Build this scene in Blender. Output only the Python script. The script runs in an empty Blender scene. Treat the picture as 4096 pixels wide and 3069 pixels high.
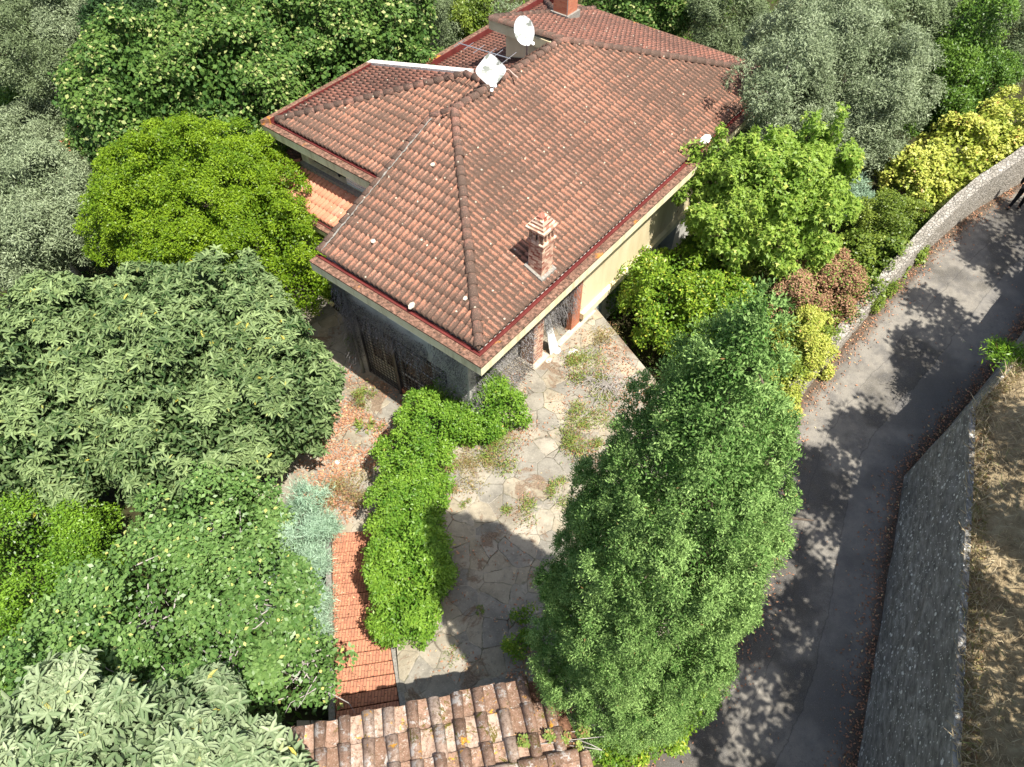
import bpy, math, random
import numpy as np
R = math.radians
random.seed(7)
rng = np.random.default_rng(11)
sc = bpy.context.scene
col = sc.collection

# ---------------------------------------------------------------- camera, sky, sun
CAMZ = 17.4
PITCH = R(51.53)
cam = bpy.data.cameras.new('camera')
cam.sensor_width = 36.0
cam.lens = 36.0 * 2858.0 / 4096.0
cam.clip_end = 2000
camo = bpy.data.objects.new('camera', cam)
camo.location = (0, 0, CAMZ)
camo.rotation_euler = (R(90) - PITCH, 0, 0)
col.objects.link(camo)
sc.camera = camo

SUN_AZ, SUN_EL = R(135), R(63)          # azimuth measured from +y towards +x
w = bpy.data.worlds.new('World')
sc.world = w
w.use_nodes = True
nt = w.node_tree
bg = nt.nodes['Background']
sky = nt.nodes.new('ShaderNodeTexSky')
sky.sky_type = 'NISHITA'
sky.sun_disc = False
sky.dust_density = 2.5
sky.ozone_density = 0.4
sky.sun_elevation = SUN_EL
sky.sun_rotation = SUN_AZ
nt.links.new(sky.outputs[0], bg.inputs[0])
bg.inputs[1].default_value = 0.095
sun = bpy.data.lights.new('sun', 'SUN')
sun.energy = 4.7
sun.angle = R(0.5)
sun.color = (1.0, 0.95, 0.87)
suno = bpy.data.objects.new('sun', sun)
suno.rotation_euler = (R(90) - SUN_EL, 0, math.pi - SUN_AZ)
suno.location = (20, -20, 40)
col.objects.link(suno)
sc.view_settings.view_transform = 'Standard'
sc.view_settings.look = 'None'
sc.view_settings.exposure = 0.95
sc.view_settings.gamma = 1

# ---------------------------------------------------------------- geometry of the view: pixel of the 2211 px wide photo -> place
_c, _s = math.cos(PITCH), math.sin(PITCH)
FWD = np.array([0, _c, -_s]); RIGHT = np.array([1., 0, 0]); UP = np.array([0, _s, _c])
FD = 2858.0 * 2211 / 4096
def ray(px, py):
    return FWD + RIGHT * (px - 1105.5) / FD + UP * (828.3 - py) / FD
def at(px, py, z=0.0):
    r = ray(px, py)
    return r * ((z - CAMZ) / r[2]) + np.array([0, 0, CAMZ])
def depth(p):
    return float((np.asarray(p) - np.array([0, 0, CAMZ])) @ FWD)
def pix(p):
    d = np.asarray(p) - np.array([0, 0, CAMZ]); k = d @ FWD
    return 1105.5 + FD * (d @ RIGHT) / k, 828.3 - FD * (d @ UP) / k
def rise(px, py, z, ptop_y):                     # height of the point above (px,py,z) whose image row is ptop_y
    b = at(px, py, z) - np.array([0, 0, CAMZ]); t = (828.3 - ptop_y) / FD
    return (t * (b @ FWD) - b @ UP) / (UP[2] - t * FWD[2])

# house frame: origin at the front eave corner, u = up the picture to the right, w = towards the right wall
S = 13.3 / 16.2
YAW = R(38.4)
Ud = np.array([math.sin(YAW), math.cos(YAW), 0]); Wd = np.array([math.cos(YAW), -math.sin(YAW), 0])
Fp = np.array([-0.9144, 13.489, 0]) * S
EZ = CAMZ - 13.3
def HP(u, w_, z=0.0):
    return Fp + Ud * u * S + Wd * w_ * S + np.array([0, 0, EZ + z * S])

# ---------------------------------------------------------------- helpers
def tag(o, label=None, cat=None, group=None, kind=None):
    if label: o['label'] = label
    if cat: o['category'] = cat
    if group: o['group'] = group
    if kind: o['kind'] = kind
    return o
def thing(name, label, cat, loc=(0, 0, 0), group=None):
    o = bpy.data.objects.new(name, None)
    o.empty_display_size = 0.3
    col.objects.link(o)
    o.location = [float(v) for v in loc]
    return tag(o, label, cat, group)
def root_loc(o):
    p = np.zeros(3)
    while o is not None:
        p = p + np.array(o.location); o = o.parent
    return p
def mk(name, verts, faces, mat, parent=None, origin=None, smooth=False, attrs=None, uvs=None):
    """verts in world coordinates; faces list of tuples or (N,4)/(N,3) array"""
    V = np.asarray(verts, dtype=np.float64).reshape(-1, 3)
    if parent is not None: off = root_loc(parent)
    else: off = np.asarray(origin if origin is not None else (0, 0, 0), float)
    V = V - off
    me = bpy.data.meshes.new(name)
    if isinstance(faces, np.ndarray):
        n, k = faces.shape
        me.vertices.add(len(V)); me.vertices.foreach_set('co', V.astype(np.float32).ravel())
        me.loops.add(n * k); me.loops.foreach_set('vertex_index', faces.astype(np.int32).ravel())
        me.polygons.add(n); me.polygons.foreach_set('loop_start', (np.arange(n) * k).astype(np.int32))
        try: me.polygons.foreach_set('loop_total', np.full(n, k, np.int32))
        except Exception: pass
        me.update(calc_edges=True)
    else:
        me.from_pydata([tuple(v) for v in V], [], [tuple(f) for f in faces])
    if attrs:
        for an, av in attrs.items():
            a = me.attributes.new(an, 'FLOAT', 'POINT')
            a.data.foreach_set('value', np.asarray(av, np.float32))
    if uvs is not None:
        ul = me.uv_layers.new(name='UVMap')
        li = np.empty(len(me.loops), np.int32); me.loops.foreach_get('vertex_index', li)
        ul.data.foreach_set('uv', np.asarray(uvs, np.float32)[li].ravel())
    if smooth:
        me.polygons.foreach_set('use_smooth', np.ones(len(me.polygons), bool))
    me.materials.append(mat)
    o = bpy.data.objects.new(name, me)
    if parent is None: o.location = [float(v) for v in off]
    else: o.parent = parent
    col.objects.link(o)
    return o
class MB:
    def __init__(s): s.v = []; s.f = []
    def poly(s, pts):
        n = len(s.v); s.v += [tuple(map(float, p)) for p in pts]; s.f.append(tuple(range(n, n + len(pts)))); return s
    def hexa(s, p):      # 8 points: bottom 4, top 4
        n = len(s.v); s.v += [tuple(map(float, q)) for q in p]
        for f in ((0, 3, 2, 1), (4, 5, 6, 7), (0, 1, 5, 4), (1, 2, 6, 5), (2, 3, 7, 6), (3, 0, 4, 7)):
            s.f.append(tuple(n + i for i in f))
        return s
    def hbox(s, u0, u1, w0, w1, z0, z1):     # box in the house frame
        return s.hexa([HP(u0, w0, z0), HP(u1, w0, z0), HP(u1, w1, z0), HP(u0, w1, z0), HP(u0, w0, z1), HP(u1, w0, z1), HP(u1, w1, z1), HP(u0, w1, z1)])
    def fbox(s, o, ax, ay, az, x0, x1, y0, y1, z0, z1):
        P = lambda x, y, z: np.asarray(o, float) + np.asarray(ax) * x + np.asarray(ay) * y + np.asarray(az) * z
        return s.hexa([P(x0, y0, z0), P(x1, y0, z0), P(x1, y1, z0), P(x0, y1, z0), P(x0, y0, z1), P(x1, y0, z1), P(x1, y1, z1), P(x0, y1, z1)])
    def prism(s, pts, z0, z1):
        n = len(s.v); k = len(pts)
        s.v += [(float(p[0]), float(p[1]), float(z0)) for p in pts] + [(float(p[0]), float(p[1]), float(z1)) for p in pts]
        s.f.append(tuple(n + i for i in range(k))[::-1]); s.f.append(tuple(n + k + i for i in range(k)))
        for i in range(k): s.f.append((n + i, n + (i + 1) % k, n + k + (i + 1) % k, n + k + i))
        return s
    def tube(s, pts, rad, seg=8, cap=True):
        pts = [np.asarray(p, float) for p in pts]
        rad = rad if hasattr(rad, '__len__') else [rad] * len(pts)
        n0 = len(s.v)
        for i, p in enumerate(pts):
            d = pts[min(i + 1, len(pts) - 1)] - pts[max(i - 1, 0)]; d = d / (np.linalg.norm(d) + 1e-9)
            a = np.cross(d, (0, 0, 1) if abs(d[2]) < .9 else (1, 0, 0)); a /= np.linalg.norm(a); b = np.cross(d, a)
            for k in range(seg):
                t = 2 * math.pi * k / seg
                s.v.append(tuple(p + (a * math.cos(t) + b * math.sin(t)) * rad[i]))
        for i in range(len(pts) - 1):
            for k in range(seg):
                a0 = n0 + i * seg + k; a1 = n0 + i * seg + (k + 1) % seg
                s.f.append((a0, a1, a1 + seg, a0 + seg))
        if cap:
            s.f.append(tuple(n0 + k for k in range(seg))[::-1]); e = n0 + (len(pts) - 1) * seg
            s.f.append(tuple(e + k for k in range(seg)))
        return s
    def build(s, name, mat, parent=None, origin=None, smooth=False):
        return mk(name, s.v, s.f, mat, parent, origin, smooth)

# ---------------------------------------------------------------- materials
class NG:
    def __init__(s, name):
        s.m = bpy.data.materials.new(name); s.m.use_nodes = True; s.t = s.m.node_tree
        s.b = s.t.nodes['Principled BSDF']; s.out = s.t.nodes['Material Output']
    def n(s, ty, **kw):
        x = s.t.nodes.new(ty)
        for k, v in kw.items():
            if k.startswith('_'): setattr(x, k[1:], v)
            else: x.inputs[k.replace('__', ' ')].default_value = v
        return x
    def l(s, a, b): s.t.links.new(a, b)
    def pos(s): return s.n('ShaderNodeNewGeometry').outputs['Position']
    def obj(s): return s.n('ShaderNodeTexCoord').outputs['Object']
    def noise(s, scale, detail=4, rough=.6, vec=None, dist=0):
        x = s.n('ShaderNodeTexNoise', Scale=scale, Detail=detail, Roughness=rough, Distortion=dist)
        s.l(vec if vec is not None else s.pos(), x.inputs['Vector']); return x.outputs['Fac']
    def ramp(s, fac, stops, interp='LINEAR'):
        x = s.n('ShaderNodeValToRGB'); cr = x.color_ramp; cr.interpolation = interp
        while len(cr.elements) < len(stops): cr.elements.new(.5)
        for e, (p, c) in zip(cr.elements, stops):
            e.position = p; e.color = (c, c, c, 1) if not hasattr(c, '__len__') else (*c, 1)
        s.l(fac, x.inputs[0]); return x.outputs[0]
    def mix(s, fac, a, b, mode='MIX'):
        x = s.t.nodes.new('ShaderNodeMix'); x.data_type = 'RGBA'; x.blend_type = mode
        for i, v in ((0, fac), (6, a), (7, b)):
            if hasattr(v, 'is_linked') or hasattr(v, 'node'): s.l(v, x.inputs[i])
            elif i == 0: x.inputs[0].default_value = v
            else: x.inputs[i].default_value = (*v, 1) if len(v) == 3 else v
        return x.outputs[2]
    def math(s, op, a, b=0.0, clamp=False):
        x = s.n('ShaderNodeMath', _operation=op, _use_clamp=clamp)
        for i, v in ((0, a), (1, b)):
            if hasattr(v, 'node'): s.l(v, x.inputs[i])
            else: x.inputs[i].default_value = v
        return x.outputs[0]
    def bump(s, h, strength=.4, dist=.02):
        x = s.n('ShaderNodeBump', Strength=strength, Distance=dist); s.l(h, x.inputs['Height'])
        s.l(x.outputs[0], s.b.inputs['Normal']); return x
    def done(s, color=None, rough=.8, spec=.3):
        if color is not None:
            if hasattr(color, 'node'): s.l(color, s.b.inputs['Base Color'])
            else: s.b.inputs['Base Color'].default_value = (*color, 1)
        if hasattr(rough, 'node'): s.l(rough, s.b.inputs['Roughness'])
        else: s.b.inputs['Roughness'].default_value = rough
        s.b.inputs['Specular IOR Level'].default_value = spec
        return s.m
    def attr(s, name): return s.n('ShaderNodeAttribute', _attribute_name=name).outputs['Fac']

def plain(name, c, rough=.7, var=.15, sc_=3.0, spec=.3, metal=0, dirt=None):
    g = NG(name); f = g.noise(sc_, 5)
    a = tuple(v * (1 - var) for v in c); b = tuple(min(1, v * (1 + var)) for v in c)
    cc = g.ramp(f, [(.3, a), (.7, b)])
    if dirt:
        cc = g.mix(g.ramp(g.noise(sc_ * 2.3, 6, .7), [(.5, 0.), (.68, 1.)]), cc, dirt)
    g.b.inputs['Metallic'].default_value = metal
    g.bump(g.noise(sc_ * 12, 3), .15, .01)
    return g.done(cc, rough, spec)

def leafmat(name, c1, c2, c3=None, trans=.35, rough=.5, f3=.93, spec=.35):
    g = NG(name); r = g.attr('rnd'); k = g.attr('cl')
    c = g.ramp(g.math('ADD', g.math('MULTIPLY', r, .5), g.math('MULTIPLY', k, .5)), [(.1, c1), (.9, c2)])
    if c3: c = g.mix(g.ramp(r, [(f3, 0.), (f3 + .005, 1.)]), c, c3)
    g.done(c, rough, spec)
    tr = g.n('ShaderNodeBsdfTranslucent'); g.l(c, tr.inputs[0])
    mx = g.n('ShaderNodeMixShader'); mx.inputs[0].default_value = trans
    g.l(g.b.outputs[0], mx.inputs[1]); g.l(tr.outputs[0], mx.inputs[2]); g.l(mx.outputs[0], g.out.inputs[0])
    return g.m

def tile_material(name, clean=(.46, .19, .115), dirt_shade=(.095, .055, .042), amount=.52, pale=(.55, .36, .29)):
    g = NG(name); r = g.attr('rnd'); e = g.attr('edge')
    base = g.ramp(r, [(0, tuple(v * .88 for v in clean)), (.5, clean), (.93, tuple(min(1, a * .8 + b * .2) for a, b in zip(clean, pale))), (1, tuple(min(1, a * 1.25) for a in clean))])
    gv = g.attr('groove')
    big = g.noise(.45, 3, .5); mid = g.noise(4.5, 5, .65); fine = g.noise(26, 4, .75)
    s = g.math('ADD', g.math('MULTIPLY', big, .28), g.math('ADD', g.math('MULTIPLY', mid, .35), g.math('MULTIPLY', fine, .55)))
    s = g.math('ADD', s, g.math('ADD', g.math('MULTIPLY', r, .05), g.math('MULTIPLY', gv, .16)))  # grooves between the ribs drawn darker
    s = g.math('ADD', s, g.math('MULTIPLY', e, .10))  # lichen at the tile ends, plus row shadows put into the colour
    lo = 1.0 - amount * .5
    m = g.ramp(s, [(0, 0.), (1, 1.)])
    m = g.math('MULTIPLY', g.math('SUBTRACT', s, lo), 6.0, True)
    c = g.mix(m, base, dirt_shade)
    c = g.mix(g.ramp(g.noise(38, 3, .8), [(.60, 0.), (.66, .55)]), c, pale)
    # pale lichen spots
    v = g.n('ShaderNodeTexVoronoi', Scale=3.1); g.l(g.pos(), v.inputs['Vector'])
    sp = g.math('ADD', v.outputs['Distance'], g.math('MULTIPLY', g.noise(22, 3), .12))
    c = g.mix(g.ramp(sp, [(.125, .8), (.15, 0.)]), c, (.6, .55, .42))
    g.bump(g.math('ADD', fine, mid), .5, .012)
    return g.done(c, .9, .15)

M = {}
M['tile'] = tile_material('roof_tile', clean=(.40, .185, .118), dirt_shade=(.105, .068, .05), amount=.80, pale=(.44, .31, .25))
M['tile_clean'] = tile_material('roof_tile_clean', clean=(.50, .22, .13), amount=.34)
M['tile_dark'] = tile_material('roof_tile_shaded_side', clean=(.30, .13, .09), amount=.78)  # darker tile copy for faces turned away; shade put into the colour
M['ridge'] = tile_material('ridge_tile', clean=(.34, .165, .12), dirt_shade=(.10, .068, .052), amount=1.0)
def ledge_mat():
    g = NG('roof_ledge'); f = g.noise(9, 6, .75)
    c = g.ramp(f, [(.38, (.055, .04, .03)), (.52, (.18, .10, .068)), (.66, (.34, .20, .145))])
    c = g.mix(g.ramp(g.noise(.9, 5, .7), [(.60, 0.), (.67, .8)]), c, (.62, .25, .03))
    g.bump(f, .4, .02); return g.done(c, .9, .1)
M['ledge'] = ledge_mat()
M['gutter'] = plain('red_gutter', (.14, .03, .026), .45, .3, 2.5, .4)
def fascia_mat():
    g = NG('fascia_paint')
    mp = g.n('ShaderNodeMapping'); mp.inputs['Scale'].default_value = (2.5, 2.5, .35); g.l(g.pos(), mp.inputs[0])
    f = g.noise(1.6, 5, .65, mp.outputs[0])
    c = g.ramp(f, [(.34, (.55, .49, .3)), (.5, (.74, .67, .44)), (.7, (.78, .72, .5))])
    return g.done(c, .8, .2)
M['fascia'] = fascia_mat()
def wall_mat():
    g = NG('yellow_render')
    mp = g.n('ShaderNodeMapping'); mp.inputs['Scale'].default_value = (1, 1, .25); g.l(g.pos(), mp.inputs[0])
    c = g.ramp(g.noise(1.2, 6, .65, mp.outputs[0]), [(.3, (.58, .48, .29)), (.55, (.72, .62, .4)), (.8, (.76, .68, .47))])
    g.bump(g.noise(60, 3), .2, .004); return g.done(c, .85, .2)
M['wall'] = wall_mat()
M['grey_wall'] = plain('grey_render', (.5, .49, .44), .85, .25, 2.0, .2)
M['shutter'] = plain('white_shutter', (.72, .73, .7), .5, .08, 3, .4)
M['grey_shutter'] = plain('grey_shutter', (.22, .25, .25), .5, .1, 3, .4)
M['iron'] = plain('black_iron', (.035, .035, .037), .45, .2, 8, .5)
M['glass'] = plain('dark_glass', (.015, .017, .02), .06, .1, 2, .7)
M['door'] = plain('cream_door', (.7, .67, .56), .55, .12, 4)
M['white'] = plain('white_mortar', (.72, .69, .64), .8, .2, 6, .2, dirt=(.35, .22, .16))
def dish_mat():
    g = NG('dish_paint'); c = g.mix(g.ramp(g.noise(3.2, 6, .75), [(.53, 0.), (.56, .9)]), (.62, .62, .61), (.16, .18, .15))
    return g.done(c, .55, .3)
M['dish'] = dish_mat()
M['metal'] = plain('galvanised_metal', (.45, .46, .47), .4, .15, 6, .5, .7)
M['cable'] = plain('pale_cable', (.6, .42, .34), .6)
M['chip'] = plain('pale_chip', (.5, .45, .36), .9, .2, 9, .1)
M['mortar'] = plain('grey_mortar', (.25, .235, .205), .95, .35, 20, .1)
M['stone_pale'] = plain('pale_stone_cap', (.5, .45, .36), .9, .25, 5, .15)
M['bark'] = plain('bark', (.11, .085, .065), .95, .4, 9, .1)
M['bark_grey'] = plain('grey_bark', (.3, .27, .24), .95, .35, 9, .1)
M['twig'] = plain('dry_twigs', (.36, .33, .30), .9, .3, 9, .1)
M['black_cloth'] = plain('black_cloth', (.012, .012, .014), .85, .3, 6, .2)
M['skin'] = plain('skin', (.5, .27, .19), .55, .08, 5, .35)
M['hair'] = plain('hair', (.03, .02, .015), .6, .3, 30)
M['shoe'] = plain('shoe_leather', (.02, .02, .02), .35, .2, 6, .5)
def brick_mat(name, c1, c2, mortar, bw, bh, bias=0.):
    g = NG(name)
    o = g.obj(); sp = g.n('ShaderNodeSeparateXYZ'); g.l(o, sp.inputs[0])
    d1 = g.n('ShaderNodeVectorMath', _operation='DOT_PRODUCT'); g.l(o, d1.inputs[0]); d1.inputs[1].default_value = tuple(Ud + Wd)
    cb = g.n('ShaderNodeCombineXYZ'); g.l(d1.outputs['Value'], cb.inputs[0]); g.l(sp.outputs[2], cb.inputs[1])
    b = g.n('ShaderNodeTexBrick', Scale=1.0); b.inputs['Brick Width'].default_value = bw; b.inputs['Row Height'].default_value = bh
    b.inputs['Mortar Size'].default_value = .004; b.inputs['Bias'].default_value = bias
    b.inputs['Color1'].default_value = (*c1, 1); b.inputs['Color2'].default_value = (*c2, 1); b.inputs['Mortar'].default_value = (*mortar, 1)
    b.offset = .5; g.l(cb.outputs[0], b.inputs['Vector'])
    c = g.mix(g.ramp(g.noise(14, 4, .7), [(.5, 0.), (.75, .35)]), b.outputs[0], (.1, .06, .05))
    # make the two brick colours stand apart
    g.bump(b.outputs['Fac'], -.3, .006)
    return g.done(c, .85, .2)
M['brick'] = brick_mat('two_tone_brick', (.27, .065, .04), (.78, .58, .42), (.38, .28, .22), .12, .06)
M['brick_red'] = brick_mat('red_brick', (.42, .13, .07), (.5, .2, .11), (.3, .2, .15), .25, .06)

def flagstone_mat():
    g = NG('flagstones')
    p = g.pos()
    nz = g.n('ShaderNodeTexNoise', Scale=1.1, Detail=3.0); g.l(p, nz.inputs['Vector'])
    off = g.n('ShaderNodeVectorMath', _operation='SCALE'); off.inputs['Scale'].default_value = .28; g.l(nz.outputs['Color'], off.inputs[0])
    ad = g.n('ShaderNodeVectorMath', _operation='ADD'); g.l(p, ad.inputs[0]); g.l(off.outputs[0], ad.inputs[1])
    fl = g.n('ShaderNodeVectorMath', _operation='MULTIPLY'); g.l(ad.outputs[0], fl.inputs[0]); fl.inputs[1].default_value = (1, 1, 0)
    v = g.n('ShaderNodeTexVoronoi', Scale=1.8, _feature='F1'); g.l(fl.outputs[0], v.inputs['Vector'])
    e = g.n('ShaderNodeTexVoronoi', Scale=1.8, _feature='DISTANCE_TO_EDGE'); g.l(fl.outputs[0], e.inputs['Vector'])
    for x in (v, e): x.inputs['Randomness'].default_value = 1.0
    sep = g.n('ShaderNodeSeparateColor'); g.l(v.outputs['Color'], sep.inputs[0])
    stone = g.ramp(sep.outputs[0], [(0, (.25, .24, .215)), (.35, (.31, .29, .25)), (.65, (.35, .31, .235)), (1, (.38, .35, .30))])
    big = g.ramp(g.noise(.9, 5, .7), [(.35, .78), (.6, 1.3)])
    stone = g.mix(1.0, stone, big, 'MULTIPLY'); stone = g.mix(1.0, stone, (.80, .78, .73), 'MULTIPLY')
    stone = g.mix(g.ramp(g.noise(7, 6, .8), [(.52, 0.), (.7, .6)]), stone, (.12, .11, .095))
    stone = g.mix(g.ramp(g.noise(16, 5, .8), [(.57, 0.), (.66, .5)]), stone, (.55, .5, .42))
    ed = g.math('ADD', e.outputs['Distance'], g.math('MULTIPLY', g.math('SUBTRACT', g.noise(9, 4, .7), .5), .07))
    joint = g.math('MULTIPLY', g.ramp(ed, [(.008, 1.), (.026, 0.)]), g.ramp(g.noise(1.3, 4, .6), [(.38, .95), (.6, .3)]))
    jc = g.ramp(g.noise(1.4, 3), [(.42, (.07, .055, .04)), (.5, (.10, .10, .05)), (.56, (.36, .32, .26))])
    c = g.mix(joint, stone, jc)
    dirt = g.ramp(g.noise(.8, 6, .75, dist=.6), [(.55, 0.), (.60, .85)])
    c = g.mix(dirt, c, g.ramp(g.noise(25, 4, .8), [(.35, (.07, .05, .035)), (.65, (.30, .21, .14))]))
    h = g.math('ADD', g.math('MULTIPLY', g.ramp(ed, [(0, 0.), (.04, 1.)]), .6), g.math('MULTIPLY', g.noise(12, 6, .7), .6))
    g.bump(h, .6, .03)
    return g.done(c, .9, .15)
M['flag'] = flagstone_mat()
def step_mat():
    g = NG('brick_paving')
    o = g.obj()
    b = g.n('ShaderNodeTexBrick', Scale=1.0); b.inputs['Brick Width'].default_value = .25; b.inputs['Row Height'].default_value = .075
    b.inputs['Mortar Size'].default_value = .007
    b.inputs['Color1'].default_value = (.52, .23, .13, 1); b.inputs['Color2'].default_value = (.42, .175, .105, 1); b.inputs['Mortar'].default_value = (.13, .07, .05, 1)
    rt = g.n('ShaderNodeMapping'); rt.inputs['Rotation'].default_value = (0, 0, R(88)); g.l(o, rt.inputs[0]); g.l(rt.outputs[0], b.inputs['Vector'])
    c = g.mix(g.ramp(g.noise(5, 5, .7), [(.5, 0.), (.75, .6)]), b.outputs[0], (.16, .07, .05))
    c = g.mix(g.ramp(g.noise(13, 5, .7), [(.6, 0.), (.75, .5)]), c, (.6, .34, .25))
    g.bump(b.outputs['Fac'], -.4, .008); return g.done(c, .85, .2)
M['step'] = step_mat()
def asphalt_mat():
    g = NG('asphalt')
    uv = g.n('ShaderNodeUVMap').outputs[0]
    sp = g.n('ShaderNodeSeparateXYZ'); g.l(uv, sp.inputs[0])
    fine = g.noise(70, 3, .8); mid = g.noise(2.2, 6, .7); big = g.noise(.35, 4, .6)
    c = g.ramp(big, [(.38, (.07, .064, .053)), (.5, (.11, .10, .083)), (.58, (.23, .21, .175))])
    c = g.mix(g.ramp(mid, [(.45, 0.), (.62, .55)]), c, (.085, .082, .08))
    c = g.mix(g.ramp(fine, [(.56, 0.), (.7, .7)]), c, (.42, .40, .37))
    c = g.mix(g.ramp(fine, [(.3, .6), (.44, 0.)]), c, (.04, .04, .04))
    # trench patch seams running along the road
    wob = g.math('MULTIPLY', g.math('SUBTRACT', g.noise(.9, 5, .7), .5), .10)
    for c0, wd in ((.60, .005), (.33, .002)):
        d = g.math('ABSOLUTE', g.math('SUBTRACT', g.math('ADD', sp.outputs[0], wob), c0))
        c = g.mix(g.ramp(d, [(wd * .3, .6), (wd, 0.)]), c, (.05, .047, .043))
    right = g.math('GREATER_THAN', g.math('ADD', sp.outputs[0], wob), .60)
    c = g.mix(g.math('MULTIPLY', right, .35), c, (.2, .19, .175))
    # fine cracks
    cr = g.n('ShaderNodeTexVoronoi', Scale=.42, _feature='DISTANCE_TO_EDGE')
    nz = g.n('ShaderNodeTexNoise', Scale=2.2, Detail=5.0); g.l(g.pos(), nz.inputs['Vector'])
    ad = g.n('ShaderNodeVectorMath', _operation='ADD'); g.l(g.pos(), ad.inputs[0]); g.l(nz.outputs['Color'], ad.inputs[1]); g.l(ad.outputs[0], cr.inputs['Vector'])
    c = g.mix(g.math('MULTIPLY', g.ramp(cr.outputs['Distance'], [(.001, .4), (.004, 0.)]), g.ramp(g.noise(.5, 2), [(.5, 0.), (.6, 1.)])), c, (.05, .047, .043))
    # dirt at both edges
    ed = g.math('MINIMUM', sp.outputs[0], g.math('SUBTRACT', 1.0, sp.outputs[0]))
    ed = g.math('ADD', ed, g.math('MULTIPLY', g.math('SUBTRACT', g.noise(1.8, 5, .7), .5), .16))
    c = g.mix(g.ramp(ed, [(.06, .9), (.15, 0.)]), c, g.ramp(g.noise(18, 5, .8), [(.35, (.03, .022, .015)), (.52, (.08, .055, .035)), (.68, (.2, .13, .08))]))
    g.bump(g.math('ADD', fine, g.math('MULTIPLY', mid, .4)), .5, .01)
    return g.done(c, .85, .25)
M['asphalt'] = asphalt_mat()
def soil_mat(name, stops, sc1=6):
    g = NG(name); f = g.math('ADD', g.math('MULTIPLY', g.noise(sc1, 6, .75), .7), g.math('MULTIPLY', g.noise(.6, 4), .3))
    c = g.ramp(f, stops); g.bump(g.noise(sc1 * 3, 5, .8), .8, .05); return g.done(c, .95, .1)
M['ground'] = soil_mat('garden_soil', [(.35, (.02, .018, .01)), (.5, (.05, .045, .02)), (.62, (.05, .075, .02)), (.75, (.12, .1, .05))])
M['litter_soil'] = soil_mat('leafy_soil', [(.35, (.06, .035, .022)), (.5, (.16, .085, .05)), (.68, (.36, .19, .12))], 14)
M['bank'] = soil_mat('dry_grass_soil', [(.35, (.16, .12, .07)), (.5, (.32, .25, .15)), (.65, (.48, .4, .25))], 5)
def retaining_mat():
    g = NG('lichened_concrete')
    p = g.pos()
    mp = g.n('ShaderNodeMapping'); mp.inputs['Scale'].default_value = (3.2, .55, 3.2); g.l(p, mp.inputs[0])
    st = g.noise(2.2, 6, .75, mp.outputs[0])
    c = g.ramp(st, [(.33, (.10, .095, .085)), (.5, (.27, .26, .235)), (.66, (.48, .465, .43))])
    c = g.mix(g.ramp(g.noise(.8, 4), [(.4, 0.), (.65, .5)]), c, (.17, .16, .15))
    for s_, t, rr in ((4.6, .17, 1), (8.5, .20, 1), (14, .22, 2)):
        nz = g.n('ShaderNodeTexNoise', Scale=3.0 * rr, Detail=3.0); g.l(p, nz.inputs['Vector'])
        sc2 = g.n('ShaderNodeVectorMath', _operation='SCALE'); sc2.inputs['Scale'].default_value = .1; g.l(nz.outputs['Color'], sc2.inputs[0])
        ad = g.n('ShaderNodeVectorMath', _operation='ADD'); g.l(p, ad.inputs[0]); g.l(sc2.outputs[0], ad.inputs[1])
        v = g.n('ShaderNodeTexVoronoi', Scale=float(s_)); g.l(ad.outputs[0], v.inputs['Vector'])
        sep = g.n('ShaderNodeSeparateColor'); g.l(v.outputs['Color'], sep.inputs[0])
        th = g.math('MULTIPLY', g.math('LESS_THAN', v.outputs['Distance'], g.math('MULTIPLY', sep.outputs[1], t * 1.5)), g.ramp(g.math('ADD', sep.outputs[0], g.math('MULTIPLY', g.math('SUBTRACT', g.noise(.9, 3), .5), 1.4)), [(.48, 0.), (.52, .9)]))
        c = g.mix(th, c, (.85, .85, .8))
    g.bump(g.math('ADD', st, g.noise(30, 4, .8)), .6, .03)
    return g.done(c, .9, .15)
M['retaining'] = retaining_mat()
def rubble_mat():
    g = NG('rubble_stone'); p = g.pos()
    v = g.n('ShaderNodeTexVoronoi', Scale=8.5); e = g.n('ShaderNodeTexVoronoi', Scale=8.5, _feature='DISTANCE_TO_EDGE')
    mp = g.n('ShaderNodeMapping'); mp.inputs['Scale'].default_value = (1, 1, 1.7); g.l(p, mp.inputs[0])
    g.l(mp.outputs[0], v.inputs['Vector']); g.l(mp.outputs[0], e.inputs['Vector'])
    sep = g.n('ShaderNodeSeparateColor'); g.l(v.outputs['Color'], sep.inputs[0])
    c = g.ramp(sep.outputs[0], [(0, (.27, .25, .21)), (.5, (.36, .33, .28)), (1, (.44, .41, .36))])
    c = g.mix(g.ramp(e.outputs['Distance'], [(.01, .35), (.05, 0.)]), c, (.2, .185, .16))
    c = g.mix(g.ramp(g.noise(9, 5, .7), [(.5, 0.), (.7, .5)]), c, (.15, .14, .12))
    g.bump(g.math('ADD', g.ramp(e.outputs['Distance'], [(0, 0.), (.12, 1.)]), g.noise(14, 5)), .8, .05)
    return g.done(c, .95, .1)
M['rubble'] = rubble_mat()
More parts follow.
